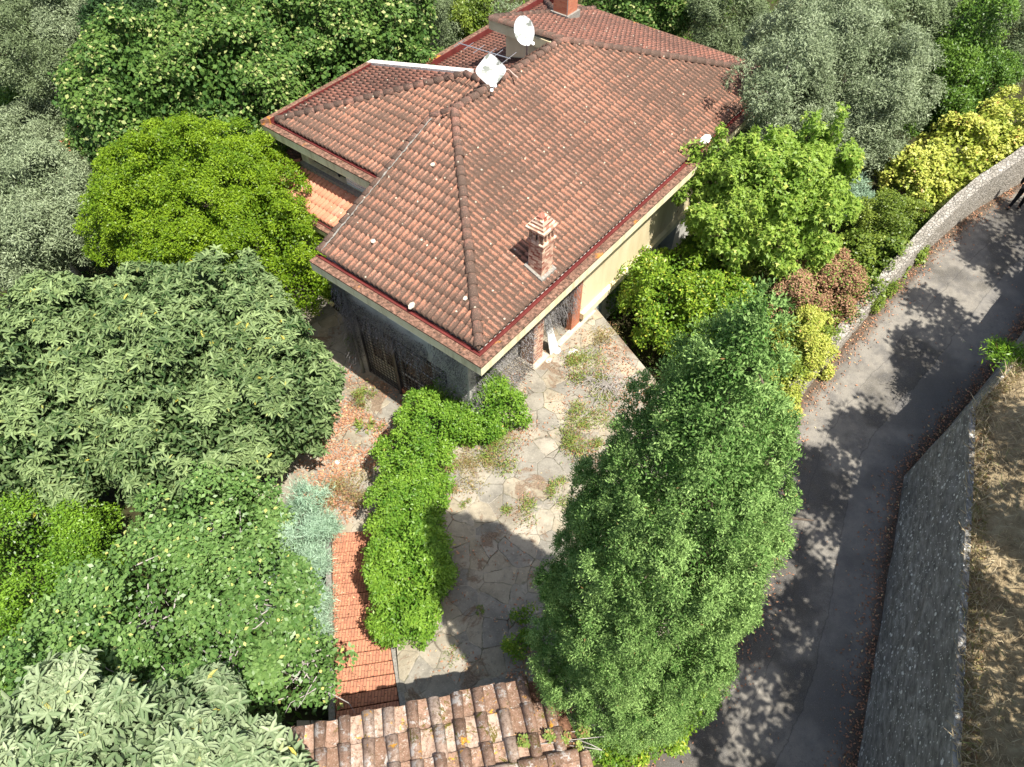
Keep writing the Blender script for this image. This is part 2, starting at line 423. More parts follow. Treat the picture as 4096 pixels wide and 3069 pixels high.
def coppo_mat():
    g = NG('old_lichened_tile'); r = g.attr('rnd')
    c = g.ramp(r, [(0, (.21, .13, .09)), (.5, (.33, .21, .15)), (1, (.44, .34, .27))])
    c = g.mix(g.ramp(g.noise(9, 6, .8), [(.46, 0.), (.60, .8)]), c, (.13, .08, .05))
    c = g.mix(g.ramp(g.noise(4.3, 6, .8), [(.55, 0.), (.60, .8)]), c, (.48, .45, .41))
    c = g.mix(g.ramp(g.noise(3.1, 6, .8, dist=.5), [(.62, 0.), (.64, .95)]), c, (.62, .30, .03))
    c = g.mix(g.ramp(g.noise(2.4, 6, .85, dist=1.), [(.585, 0.), (.61, .95)]), c, (.10, .085, .012))
    c = g.mix(g.ramp(g.noise(34, 4, .8), [(.57, 0.), (.63, .65)]), c, (.5, .42, .34))
    g.bump(g.noise(18, 6, .8), .8, .02); return g.done(c, .95, .1)
M['coppo'] = coppo_mat()

# foliage
M['loquat'] = leafmat('loquat_leaf', (.035, .08, .02), (.28, .37, .15), (.50, .42, .06), .22, .5, .993, .25)
M['loquat_near'] = leafmat('loquat_leaf_pale', (.12, .19, .08), (.38, .45, .26), (.50, .44, .08), .22, .5, .99, .25)
M['pitto'] = leafmat('pittosporum_leaf', (.08, .17, .010), (.29, .42, .025), None, .35, .4, .93, .25)
M['linden'] = leafmat('linden_leaf', (.06, .14, .03), (.17, .27, .055), (.42, .46, .17), .35, .5, .88, .2)
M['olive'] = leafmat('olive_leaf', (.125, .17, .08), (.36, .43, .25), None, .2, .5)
M['olive_far'] = leafmat('olive_leaf_shady', (.09, .13, .05), (.27, .34, .17), None, .2, .5)  # darker copy of the olive leaf, shade put into its colour
M['fig'] = leafmat('glossy_leaf', (.065, .15, .03), (.22, .35, .10), (.50, .52, .16), .3, .4, .975, .35)
M['privet'] = leafmat('privet_leaf', (0.068, 0.162, 0.016), (0.230, 0.392, 0.034), None, .30, .35)
M['hedge'] = leafmat('hedge_leaf', (.08, .20, .02), (.28, .45, .055), (.6, .46, .15), .35, .38, .997, .25)
M['gum'] = leafmat('sweetgum_leaf', (.17, .30, .04), (.42, .56, .10), (.55, .62, .14), .42, .42, .93, .25)
M['laurel'] = leafmat('laurel_leaf', (.09, .20, .02), (.32, .46, .04), (.55, .58, .08), .35, .4, .92)
M['bay'] = leafmat('bay_leaf', (.06, .14, .02), (.20, .33, .045), None, .28, .4)
M['yellow'] = leafmat('golden_leaf', (.27, .36, .04), (.68, .66, .16), (.5, .3, .1), .3, .45, .97)
M['dkhedge'] = leafmat('dull_hedge_leaf', (0.078, 0.143, 0.019), (0.286, 0.364, 0.052), None, .28, .4)
M['dead'] = leafmat('dead_leaf', (.26, .14, .07), (.52, .31, .19), (.2, .33, .05), .15, .7, .82)
M['conifer'] = leafmat('conifer_spray', (.055, .145, .022), (.38, .56, .18), (.35, .2, .08), .28, .6, .998, .15)
M['bluecon'] = leafmat('glaucous_spray', (.24, .38, .24), (.46, .61, .44), None, .2, .6)
M['darkcyp'] = leafmat('dark_cypress_spray', (0.024, 0.066, 0.017), (0.060, 0.120, 0.030), None, .15, .6)
M['weed'] = leafmat('weed_leaf', (.12, .2, .03), (.36, .44, .10), (.36, .22, .1), .3, .5, .8)
M['weed_dry'] = leafmat('dry_weed_leaf', (.22, .2, .07), (.42, .36, .14), (.3, .16, .08), .25, .6, .8)
M['grass_dry'] = leafmat('dry_grass_blade', (.36, .28, .16), (.68, .57, .38), (.2, .24, .08), .2, .7, .95)
M['litter'] = leafmat('fallen_leaf', (.22, .11, .06), (.62, .32, .19), (.70, .50, .26), .1, .8, .93)
M['creeper'] = leafmat('dead_creeper_leaf', (.10, .095, .09), (.34, .32, .32), None, .1, .8)
M['red_tip'] = leafmat('sumac_leaf', (.08, .12, .03), (.2, .22, .06), (.48, .12, .05), .3, .5, .72)

# ---------------------------------------------------------------- foliage builders
LEAF = {   # outline points (x along the leaf, y across, z lift), quads
    'diamond': ([(0, 0, 0), (.45, .5, .1), (1, 0, -.06), (.45, -.5, .1)], [(0, 1, 2, 3)]),
    'lance': ([(0, 0, 0), (.5, .5, .06), (1, 0, -.16), (.5, -.5, .06), (.5, 0, -.0)], [(0, 4, 1, 1), (0, 3, 4, 4)]),
    'long': ([(0, 0, 0), (.3, .5, .10), (.72, .42, .06), (1, 0, -.14), (.72, -.42, .06), (.3, -.5, .10)], [(0, 1, 2, 3), (0, 3, 4, 5)]),
    'maple': ([(0, 0, 0), (.25, .62, .05), (.45, .2, 0), (1, 0, -.12), (.45, -.2, 0), (.25, -.62, .05)], [(0, 1, 2, 3), (0, 3, 4, 5)]),
}
Z_UP = np.array([0, 0, 1.])
def unit(v): return v / (np.linalg.norm(v, axis=-1, keepdims=True) + 1e-9)
def rdir(n): return unit(rng.normal(size=(n, 3)))
def leaf_mesh(P, D, N, L, Wr, kind, rnd, cl):
    """P base points, D leaf direction, N approx normal, L lengths, Wr width ratio"""
    pts, quads = LEAF[kind]; pts = np.array(pts); k = len(pts); n = len(P)
    D = unit(D); Y = unit(np.cross(N, D)); Z = np.cross(D, Y)
    L = L.reshape(-1, 1, 1)
    V = P[:, None, :] + L * (pts[None, :, 0:1] * D[:, None, :] + pts[None, :, 1:2] * Wr * Y[:, None, :] + pts[None, :, 2:3] * Z[:, None, :])
    q = np.array(quads)
    Fc = (np.arange(n) * k)[:, None, None] + q[None]
    return V.reshape(-1, 3), Fc.reshape(-1, q.shape[1]), np.repeat(rnd, k), np.repeat(cl, k)
def lumpy(d, seed, amp):
    rs = np.random.default_rng(seed)
    s = np.zeros(len(d))
    for f, a in ((2.2, 1.), (4.1, .6), (7.5, .35)):
        for _ in range(3):
            k = rs.normal(size=3) * f; s += a * np.sin(d @ k + rs.uniform(0, 6.28)) / 3
    return 1 + amp * s
def crown(name, mat, parent, blobs, ncl, clr, per, L, Wr=.45, kind='diamond', amp=.14, up=.5, droop=0., mode='leafy', seed=1, fill=.18, zmin=None, lowcut=-.55, lobe_n=15, lobe_r=.30, lobe_z=.9):
    """blobs: list of (centre, (rx,ry,rz)). Leaf clumps on the crown's uneven surface plus inner leaves"""
    cs = np.array([b[0] for b in blobs], float); rs = np.array([b[1] for b in blobs], float)
    area = (rs[:, 0] * rs[:, 1]) ** .5 * rs[:, 2]; area = area / area.sum()
    def shell(m, lo, hi, cut):
        C = []; O = []; B = []; k = 0
        while sum(len(c) for c in C) < m and k < 60:
            k += 1
            bi = rng.choice(len(blobs), m * 2, p=area); d = rdir(m * 2); kp = d[:, 2] > cut; d = d[kp]; bi = bi[kp]
            r = lumpy(d, seed, amp) * rng.uniform(lo, hi, len(d)); c = cs[bi] + d * rs[bi] * r[:, None]
            ins = np.zeros(len(c), bool)
            for j in range(len(blobs)):
                q = np.linalg.norm((c - cs[j]) / rs[j], axis=1); ins |= (q < .74) & (bi != j)
            if zmin is not None: ins |= c[:, 2] < zmin
            C.append(c[~ins]); O.append(unit(d[~ins] / rs[bi[~ins]])); B.append(bi[~ins])
        return np.concatenate(C)[:m], np.concatenate(O)[:m], np.concatenate(B)[:m]
    nl = max(6, ncl // lobe_n)
    LC, LO, LB = shell(nl, .74, .92, lowcut)
    lr = rs[LB].min(1) * lobe_r * rng.uniform(.65, 1.3, len(LC))
    lt = rng.uniform(0, 1, len(LC))
    li = rng.choice(len(LC), ncl, p=(lr ** 2) / (lr ** 2).sum())
    dd = unit(rdir(ncl) * .85 + LO[li] * .8 + np.array([0, 0, .25]))
    C = LC[li] + dd * lr[li][:, None] * np.array([1, 1, lobe_z]) * np.where(rng.uniform(0, 1, (ncl, 1)) < .05, rng.uniform(1.1, 1.4, (ncl, 1)), rng.uniform(.75, 1.05, (ncl, 1))); O = unit(dd + LO[li] * .4)
    if zmin is not None:
        kp = C[:, 2] > zmin; C = C[kp]; O = O[kp]; li = li[kp]
    m = len(C); clv = np.clip(lt[li] * .6 + rng.uniform(0, .4, m), 0, 1); crr = clr * rng.uniform(.6, 1.35, m)
    ci = np.repeat(np.arange(m), per)
    if mode == 'leafy':
        d = unit(rdir(len(ci)) + O[ci] * .75 + np.array([0, 0, .25]))
        P = C[ci] + d * crr[ci][:, None] * rng.uniform(.55, 1.0, (len(ci), 1))
        N = unit(d * .5 + np.array([0, 0, up]) + rdir(len(ci)) * .55)
        D = np.cross(N, rdir(len(ci))) + d * .35 + np.array([0, 0, -droop])
    elif mode == 'rosette':
        ros = 7
        ci = np.repeat(np.arange(m), per * ros)
        d0 = unit(rdir(m * per) + np.repeat(O, per, 0) * .9 + np.array([0, 0, .45]))
        P0 = np.repeat(C, per, 0) + d0 * np.repeat(crr, per)[:, None] * rng.uniform(.5, 1.0, (m * per, 1))
        ax = unit(d0 + np.array([0, 0, .55]))
        P = np.repeat(P0, ros, 0); A = np.repeat(ax, ros, 0)
        t = unit(np.cross(A, rdir(1)[0])); b = np.cross(A, t)
        ph = (np.tile(np.arange(ros), m * per) * 2.4 + np.repeat(rng.uniform(0, 6.28, m * per), ros))[:, None]
        rad = np.cos(ph) * t + np.sin(ph) * b
        D = rad + A * rng.uniform(-.1, .75, (len(P), 1))
        N = unit(A * 1.0 - rad * .1 + rdir(len(P)) * .15)
    elif mode == 'spray':      # conifer plumes: slim scales running outwards and up
        d = unit(O[ci] * .8 + rdir(len(ci)) * .75 + np.array([0, 0, .45]))
        P = C[ci] + d * crr[ci][:, None] * rng.uniform(.05, 1.0, (len(ci), 1))
        D = d * .45 + rdir(len(ci)) * .8 + np.array([0, 0, .45])
        N = unit(d + O[ci] * .6 + rdir(len(ci)) * .45 + np.array([0, 0, .2]))
    n = len(P)
    Ls = L * rng.uniform(.5, 1.35, n)
    out = [leaf_mesh(P, D, N, Ls, Wr, kind, rng.uniform(0, 1, n), clv[ci])]
    nf = int(n * fill * 2.2)
    if nf:
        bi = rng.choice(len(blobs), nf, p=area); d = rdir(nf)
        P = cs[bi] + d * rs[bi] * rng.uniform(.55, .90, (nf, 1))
        out.append(leaf_mesh(P, unit(rdir(nf) + d[:nf] * .5), unit(rdir(nf) + d[:nf] + Z_UP * .6), L * 1.15 * rng.uniform(.8, 1.2, nf), Wr * 1.15, kind, rng.uniform(0, .9, nf), rng.uniform(0, .4, nf)))  # inner leaves get the darker tones, crown shade put into their colour
    V = []; Fs = []; a = []; b = []; o = 0
    for v, f, r_, c_ in out:
        V.append(v); Fs.append(f + o); o += len(v); a.append(r_); b.append(c_)
    Fc = np.concatenate(Fs)
    if Fc.shape[1] == 4 and kind == 'lance': Fc = Fc[:, :3]
    return mk(name, np.concatenate(V), Fc, mat, parent, attrs={'rnd': np.concatenate(a), 'cl': np.concatenate(b)})
def trunk(parent, base, targets, r0, mat, name='trunk', sub=2):
    mb = MB(); base = np.asarray(base, float); tg = [np.asarray(t, float) for t in targets]
    mean = np.mean(tg, 0); fork = base + (mean - base) * .45
    mb.tube([base - (0, 0, .2), base + (fork - base) * .5 + rng.normal(size=3) * .04, fork], [r0 * 1.25, r0 * .9, r0 * .75], 8)
    for t in tg:
        mid = fork * .5 + t * .5 + rng.normal(size=3) * .15
        mb.tube([fork, mid, t], [r0 * .6, r0 * .38, r0 * .14], 6)
        for _ in range(sub):
            s0 = fork + (t - fork) * rng.uniform(.4, .95); e = s0 + rdir(1)[0] * min(.7, np.linalg.norm(t - fork) * .3)
            mb.tube([s0, (s0 + e) / 2 + rng.normal(size=3) * .06, e], [r0 * .22, r0 * .15, r0 * .05], 5)
    return mb.build(name, mat, parent, smooth=True)
GZ = -1.8
def blob(px, py, z, rx, ry=None, rz=None, squash=1.0):
    """blob whose centre projects to (px,py) at height z with a half-width of rx photo pixels"""
    c = at(px, py, z); k = depth(c) / FD; r = rx * k
    return (c, (r, (ry * k if ry else r) , (rz if rz else r * squash)))
def tree(name, label, cat, kind_mat, blobs, leafargs, bark='bark', base=None, gz=GZ, tr=.13, group=None, crownname='crown'):
    cs = np.array([b[0] for b in blobs])
    if base is None: base = np.array([cs[:, 0].mean(), cs[:, 1].mean(), gz])
    t = thing(name, label, cat, base, group)
    crown(crownname, M[kind_mat], t, blobs, **leafargs)
    trunk(t, base, [c + np.array([0, 0, r[2] * .1]) for c, r in blobs], tr, M[bark])
    return t

# ================================================================= the setting: ground, road, terrace, bank
def lerp(a, b, t): return a + (b - a) * t
def road_z(y):
    return float(np.interp(y, [-10, 4, 12, 20, 60], [-2.2, -1.0, 0.0, .9, 4.5]))
def atroad(px, py):
    z = 0.0
    for _ in range(12): z = road_z(at(px, py, z)[1])
    return at(px, py, z)
def poly_resample(P, n):
    P = np.asarray(P); d = np.r_[0, np.cumsum(np.linalg.norm(np.diff(P[:, :2], axis=0), axis=1))]
    t = np.linspace(0, d[-1], n); return np.stack([np.interp(t, d, P[:, i]) for i in range(3)], 1)
left_px = [(1250, 1780), (1350, 1657), (1530, 1500), (1625, 1300), (1662, 1050), (1705, 905), (1780, 800), (1860, 705), (1925, 625), (2000, 545), (2110, 452), (2211, 392)]
right_px = [(1835, 1760), (1850, 1657), (1890, 1400), (1932, 1120), (1955, 1030), (2020, 955), (2080, 885), (2130, 825), (2211, 715)]
Lr = np.array([atroad(*p) for p in left_px]); Rr = np.array([atroad(*p) for p in right_px])
def extend(P, a, b):
    s = P[0] + (P[0] - P[1]) / np.linalg.norm(P[0] - P[1]) * a; e = P[-1] + (P[-1] - P[-2]) / np.linalg.norm(P[-1] - P[-2]) * b
    s[2] = road_z(s[1]); e[2] = road_z(e[1]); return np.vstack([s, P, e])
Lx = extend(Lr, 9, 40); Rx = extend(Rr, 9, 40)
NR = 120
La = poly_resample(Lx, NR); Ra = poly_resample(Rx, NR)
def grid_mesh(A, B, nu, zf=None):
    n = len(A); V = []; UV = []
    for i in range(n):
        for j in range(nu + 1):
            t = j / nu; p = lerp(A[i], B[i], t).copy()
            if zf: p[2] = zf(p)
            V.append(p); UV.append((t, i / n * 12))
    F = [(i * (nu + 1) + j, i * (nu + 1) + j + 1, (i + 1) * (nu + 1) + j + 1, (i + 1) * (nu + 1) + j) for i in range(n - 1) for j in range(nu)]
    return np.array(V), np.array(F), np.array(UV)
V, Fc, UV = grid_mesh(La + np.array([-.25, 0, 0]), Ra + np.array([.25, 0, 0]), 10, lambda p: road_z(p[1]))
tag(mk('road', V, Fc, M['asphalt'], uvs=UV), kind='structure')

# ground sheet: lies below the road, drops into the garden on the house side
def dist_left(p):
    d = np.linalg.norm(Lx[None, :, :2] - p[:, None, :2], axis=2).min(1)
    x = np.interp(p[:, 1], Lx[:, 1], Lx[:, 0]); return x - p[:, 0]
xs = np.r_[np.linspace(-320, -40, 12), np.linspace(-36, 44, 81), np.linspace(50, 320, 12)]
ys = np.r_[np.linspace(-320, -20, 12), np.linspace(-16, 64, 81), np.linspace(70, 420, 14)]
X, Y = np.meshgrid(xs, ys); P = np.stack([X.ravel(), Y.ravel()], 1)
dl = np.interp(P[:, 1], Lx[:, 1], Lx[:, 0]) - P[:, 0]
t = np.clip((dl - .6) / 2.2, 0, 1); t = t * t * (3 - 2 * t)
rz = np.array([road_z(y) for y in P[:, 1]])
garden = -1.85 - .02 * np.clip(-P[:, 0] - 8, 0, 60) + .12 * np.sin(P[:, 0] * .9) * np.cos(P[:, 1] * .7)
Z = (rz - .12) * (1 - t) + garden * t
Z = np.where(P[:, 1] > 64, Z * 0 + np.minimum(Z, 3), Z)
n0, n1 = len(xs), len(ys)
F_ = np.array([(j * n0 + i, j * n0 + i + 1, (j + 1) * n0 + i + 1, (j + 1) * n0 + i) for j in range(n1 - 1) for i in range(n0 - 1)])
tag(mk('ground', np.c_[P, Z], F_, M['ground'], smooth=True), kind='structure')

# terrace slab (level 0) and the lower passage by the grille (level -0.9)
terr_px = [(1283, 660), (1350, 742), (1440, 850), (1500, 1000), (1520, 1300), (1390, 1600), (1150, 1640), (868, 1540), (856, 1392), (885, 1300), (872, 1180), (893, 1060), (935, 960), (985, 868)]
tp = [at(px, py, 0.0) for px, py in terr_px] + [HP(1.3, -1.6), HP(1.3, -6.0), HP(7.9, -6.0), HP(7.9, -1.3)]
tb = MB().prism(tp[::-1] if False else tp, -2.2, 0.0)
tag(tb.build('terrace_paving', M['flag']), kind='structure')
PZ = -0.9
pass_px = [(600, 560), (760, 700), (905, 850), (985, 850), (940, 960), (900, 1060), (880, 1150), (700, 1175), (560, 1150), (520, 760)]
pp = [at(px, py, PZ) for px, py in pass_px]
tag(MB().prism(pp, -2.2, PZ).build('passage_paving', M['flag']), kind='structure')
# leaf-covered soil beside the passage
sp_ = [at(px, py, PZ + .012) for px, py in [(690, 1130), (690, 960), (745, 870), (800, 905), (835, 960), (800, 1010), (770, 1060), (740, 1145)]]


# ----- brick steps coming down from the gate to the passage
st = thing('garden_steps', 'flight of red brick steps between the pale blue-green conifer and the leafy hedge', 'steps', at(780, 1330, -.6))
a0 = at(716, 1150, PZ); a1 = at(803, 1143, PZ); b0 = at(722, 1560, .25); b1 = at(862, 1535, .25)
NS = 16
for i in range(NS):
    t0, t1 = i / NS, (i + 1) / NS
    z0 = lerp(PZ + .02, .02, i / (NS - 1))
    t0 += .14 / NS; p = [lerp(a0, b0, t0), lerp(a1, b1, t0), lerp(a1, b1, t1), lerp(a0, b0, t1)]
    jl = float(rng.uniform(-.012, .012))
    mb = MB().prism([q[:2] for q in p], -2.0, z0 + jl * .3)
    mb.build('step_tread', M['step'], st)
cv = MB()
for s0, s1, dx in ((a0, b0, -.16), (a1, b1, .02)):
    q0, q1 = s0.copy(), s1.copy()
    cv.hexa([(q0[0] + dx, q0[1], -2), (q0[0] + dx + .14, q0[1], -2), (q1[0] + dx + .14, q1[1], -2), (q1[0] + dx, q1[1], -2), (q0[0] + dx, q0[1], PZ + .12), (q0[0] + dx + .14, q0[1], PZ + .12), (q1[0] + dx + .14, q1[1], .08), (q1[0] + dx, q1[1], .08)])
cv.build('side_kerb', M['mortar'], st)
tag(MB().prism([at(x, y, .02)[:2] for x, y in [(640, 1640), (640, 1555), (722, 1555), (858, 1530), (1200, 1520), (1200, 1640)]], -2.1, -.012).build('gate_paving', M['flag']), kind='structure')

# ----- right-hand retaining wall and dry grass bank
foot_px = [(1838, 1720), (1848, 1657), (1895, 1370), (1938, 1110), (1949, 1029), (2020, 952), (2080, 882), (2130, 822), (2215, 705)]
foot = extend(np.array([atroad(*p) for p in foot_px]), 8, 40)
WT = 2.95
def topof(p):
    return np.array([p[0] + .36, p[1] + .05, WT + .07 * max(0, p[1] - 12)])
footr = poly_resample(foot, 90)
wv = []; wf = []
ns = 8
for i, p in enumerate(footr):
    q = topof(p); base = np.array([p[0], p[1], road_z(p[1]) - .3])
    for j in range(ns + 1):
        t = j / ns; r = lerp(base, q, t); r[:2] += rng.normal(size=2) * (.015 if 0 < j else 0)
        wv.append(r)
    wv.append(q + np.array([.16, .04, .012])); wv.append(np.array([q[0] + .16, q[1] + .04, -1.5]))
k = ns + 3
for i in range(len(footr) - 1):
    for j in range(k - 1): wf.append((i * k + j, (i + 1) * k + j, (i + 1) * k + j + 1, i * k + j + 1))
rw = thing('retaining_wall', 'tall grey concrete retaining wall speckled with white lichen along the right side of the road', 'wall', tuple(footr[30]))
mk('wall_face', wv, wf, M['retaining'], rw)
bk = []; bf = []
for i, p in enumerate(footr):
    q = topof(p)
    for j, (dx, dz) in enumerate(((.14, -.07), (1.2, .02), (2.4, .35), (5, 1.2), (12, 2.6), (60, 9))):
        bk.append((q[0] + dx, q[1] + .08, q[2] + dz + (rng.uniform(-.05, .05) if j else 0)))
for i in range(len(footr) - 1):
    for j in range(5): bf.append((i * 6 + j, i * 6 + j + 1, (i + 1) * 6 + j + 1, (i + 1) * 6 + j))
tag(mk('hillside_bank', bk, bf, M['bank'], smooth=True), kind='structure')

# ----- stone parapet wall on the left of the road
lw_px = [(1700, 905), (1752, 832), (1800, 775), (1850, 715), (1925, 625), (2000, 545), (2060, 490), (2110, 452), (2211, 392), (2300, 345)]
lw = poly_resample(np.array([atroad(*p) for p in lw_px]), 44)
wv = []; wf = []
for i, p in enumerate(lw):
    t = i / 43; h = lerp(.35, 1.5, min(1, max(0, (t - .25) * 1.7))) + rng.uniform(-.05, .05); z0 = road_z(p[1])
    n = (lw[min(i + 1, 43)] - lw[max(i - 1, 0)])[:2]; n = np.array([-n[1], n[0]]) / np.linalg.norm(n)
    if n[0] > 0: n = -n
    f0 = p[:2]; f1 = p[:2] + n * .12; b = p[:2] + n * .5
    for q in ((*f0, z0 - .3), (*lerp(f0, f1, .5), z0 + h * .5), (*f1, z0 + h), (*(b), z0 + h + .02), (*b, -2.5)): wv.append(q)
for i in range(43):
    for j in range(4): wf.append((i * 5 + j, (i + 1) * 5 + j, (i + 1) * 5 + j + 1, i * 5 + j + 1))
sw = thing('stone_wall', 'pale rubble stone wall along the left edge of the road, rising towards the walking person', 'wall', tuple(lw[20]))
mk('rubble_masonry', wv, wf, M['rubble'], sw)

# ================================================================= the house
house = thing('villa', 'cream rendered villa with wide weathered terracotta tile roofs', 'house', tuple(HP(8, -5, -6.1)))
house.location.z = -1.8
TP, TE = .182, .355        # tile width and exposed length, metres
def tile_field(name, face, z0, slope, mat, label=None):
    """face: (origin HP(u,w) of a=0,b=0, adir, bdir, a0, a1, bmin(a), bmax(a)); a, b in house units"""
    O, A, B, a0, a1, bmin, bmax = face
    O = np.asarray(O, float)
    na = max(2, int(round((a1 - a0) * S / TP))); seg = 8
    cosl = math.cos(math.atan(slope)); te = TE * cosl / S       # exposed run in house units
    prof = []
    for k in range(seg + 1):
        t = k / seg
        prof.append(.052 * math.sin(math.pi * t / .70) ** .85 if t < .70 else -.012 * math.sin(math.pi * (t - .70) / .30))
    aw = (a1 - a0) / na
    V = []; F = []; rn = []; ed = []; gr = []
    for i in range(na):
        acs = [a0 + (i + k / seg) * aw for k in range(seg + 1)]
        lo = [bmin(a) for a in acs]; hi = [bmax(a) for a in acs]
        m0 = min(lo); m1 = max(hi)
        r0 = int(math.floor(m0 / te)); r1 = int(math.ceil(m1 / te))
        joff = random.uniform(-.06, .06) * te
        for r in range(r0, r1):
            rv = random.random(); tilt = random.uniform(-.006, .006); dz = random.uniform(-.004, .004); sl = random.uniform(-.03, .03) * te
            bs = (r * te + joff * 0 + sl, (r + 1) * te + te * .12)
            if bs[0] >= m1 or bs[1] <= m0: continue
            nb = 3; base = len(V)
            for k in range(seg + 1):
                b_lo = min(max(bs[0], lo[k]), hi[k]); b_hi = max(min(bs[1], hi[k]), lo[k])
                for j in range(nb):
                    t = j / (nb - 1); b = b_lo + (b_hi - b_lo) * t
                    fr_ = (b - bs[0]) / (bs[1] - bs[0])
                    z = (z0 + slope * b) * S + prof[k] + .040 * (1 - fr_) + dz + tilt * (k / seg - .5)
                    p = O + A * acs[k] * S + B * b * S; V.append((p[0], p[1], EZ + z)); rn.append(rv); ed.append(1 - fr_); gr.append(1 - max(0, prof[k]) / .052)
                b = b_lo; p = O + A * acs[k] * S + B * b * S
                V.append((p[0], p[1], EZ + (z0 + slope * b) * S + prof[k] * .8 - .03)); rn.append(rv); ed.append(1); gr.append(1)
            q = nb + 1
            for k in range(seg):
                c = base + k * q; d = c + q
                if hi[k] - lo[k] < 1e-6 and hi[k + 1] - lo[k + 1] < 1e-6: continue
                for j in range(nb - 1): F.append((c + j, d + j, d + j + 1, c + j + 1))
                F.append((c + nb, d + nb, d, c))
    F = np.array(F)
    o = mk(name, V, F, mat, house, attrs={'rnd': rn, 'edge': ed, 'groove': gr})
    if label: o['label'] = label
    return o
O0 = HP(0, 0, 0) * np.array([1, 1, 0])
def org(u, w_): return HP(u, w_, 0) * np.array([1, 1, 0])
inn = .38
zs = .17; SL = .376
rise_of = lambda run: zs + SL * run
# main front face: a = w measured from w=-7.35, b = run from u=inn
wl = -7.38
def f1max(a):
    w_ = wl + a; return ((-w_) if w_ > -6.8 else 13.6 + w_) - inn
tile_field('tiled_roof', (org(inn, wl), Wd, Ud, 0, -wl - inn, lambda a: 0., lambda a: max(0, f1max(a))), zs, SL, M['tile'])
# main right face: a = u from inn, b = run from w=-inn (towards -w)
def f2max(a):
    u = inn + a; return max(0, min(6.8, u, (21.0 - u) * 6.8 / 7.8) - inn)
tile_field('tiled_roof', (org(inn, -inn), Ud, -Wd, 0, 20.1, lambda a: 0., f2max), zs, SL, M['tile'])
# far end face incl. wing (facing +u)
SE = 2.4 / 7.75
def f3max(a):
    w_ = -inn - a; return (7.8 * (-w_) / 6.8 if w_ > -6.8 else 8.15) - .45
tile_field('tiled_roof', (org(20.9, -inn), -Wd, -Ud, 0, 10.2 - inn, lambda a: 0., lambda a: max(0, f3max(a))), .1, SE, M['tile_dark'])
# main back face
tile_field('tiled_roof', (org(6.3, -10.2), Ud, Wd, 0, 6.8, lambda a: 2.78, lambda a: 3.4), 2.52 - SL * 3.4, SL, M['tile'])
# upper left block: front face
def f5max(a):
    w_ = -15.28 + inn + a; return min(w_ + 15.28, 5.95) - inn
tile_field('tiled_roof', (org(4.33 + inn, -15.28 + inn), Wd, Ud, 0, 15.28 - inn - 7.5, lambda a: 0., lambda a: max(0, f5max(a))), .1, .262, M['tile'])
def f6max(a):
    u = 4.33 + inn + a; return min(u - 4.33, 5.95) - inn
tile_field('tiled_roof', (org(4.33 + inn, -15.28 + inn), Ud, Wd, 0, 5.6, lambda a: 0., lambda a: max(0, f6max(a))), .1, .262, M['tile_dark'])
# porch roofs (low)
PU, PW, PTZ, PSL = 2.95, -16.2, -1.62, .33
def f7max(a):
    w_ = PW + .3 + a; return min(w_ - PW, 2.05) - .3
tile_field('tiled_roof', (org(PU + .3, PW + .3), Wd, Ud, 0, 8.6, lambda a: 0., lambda a: max(0, f7max(a))), PTZ - PSL * 1.75, PSL, M['tile_clean'], 'clean orange tiles of the low porch roof')
def f8max(a):
    u = PU + .3 + a; return min(u - PU, 2.05) - .3
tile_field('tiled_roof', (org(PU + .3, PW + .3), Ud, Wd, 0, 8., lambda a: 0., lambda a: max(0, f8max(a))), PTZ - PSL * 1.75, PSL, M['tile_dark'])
# rear low roof facing away to the left, and its far hip
def f9max(a):
    u = 10.6 + a; return min(6.9 if u < 13.12 else 4.9, (22.4 - u)) - .3
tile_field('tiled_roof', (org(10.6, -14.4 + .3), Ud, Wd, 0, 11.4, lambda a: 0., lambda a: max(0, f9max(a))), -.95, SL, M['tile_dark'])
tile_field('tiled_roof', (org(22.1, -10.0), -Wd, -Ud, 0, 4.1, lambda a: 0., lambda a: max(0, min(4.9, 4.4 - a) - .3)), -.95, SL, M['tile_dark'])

# ridge and hip caps: overlapping half-round tiles
def caps(name, p0, p1, rad=.13, mat='ridge', step=.34, parent=house):
    p0 = np.asarray(p0, float); p1 = np.asarray(p1, float); L = np.linalg.norm(p1 - p0); n = max(1, int(L / step)); d = (p1 - p0) / L
    side = unit(np.cross(d, (0, 0, 1.))); upv = np.cross(side, d)
    V = []; F = []; rn = []; ed = []; sg = 8
    for i in range(n):
        a = p0 + d * (L * i / n - .03); b = p0 + d * (L * (i + 1) / n + .02); rv = random.random()
        r0 = rad * random.uniform(1.05, 1.15); r1 = rad * random.uniform(.84, .9); ja = side * random.uniform(-.012, .012)
        base = len(V)
        for q, r, lift, e in ((a, r0, .025, 1), (b, r1, .0, 0), (a, r0 * .8, .0, 1)):
            for k in range(sg + 1):
                t = math.pi * k / sg
                V.append(q + ja + side * math.cos(t) * r + upv * (math.sin(t) * r * .95 + lift - .03)); rn.append(rv); ed.append(e)
        m = sg + 1
        for k in range(sg):
            F.append((base + k, base + k + 1, base + m + k + 1, base + m + k)); F.append((base + k, base + 2 * m + k, base + 2 * m + k + 1, base + k + 1))
    return mk(name, V, np.array(F), M[mat], parent, attrs={'rnd': rn, 'edge': ed})
zr = zs + SL * 6.38
apexA = HP(6.8, -6.8, zr + .06); apexB = HP(13.2, -6.8, zr + .06)
caps('hip_ridge', HP(.45, -.45, zs + .07), apexA)
caps('main_ridge', apexA, apexB)
caps('hip_ridge', HP(20.7, -.35, zs + .07), apexB)
caps('verge_tiles', HP(inn, wl - .02, zs + .06), HP(6.22, wl - .02, zs + SL * 5.8 + .06), .1)
caps('verge_tiles', HP(6.22, wl - .02, zs + SL * 5.8 + .06), apexA, .1)
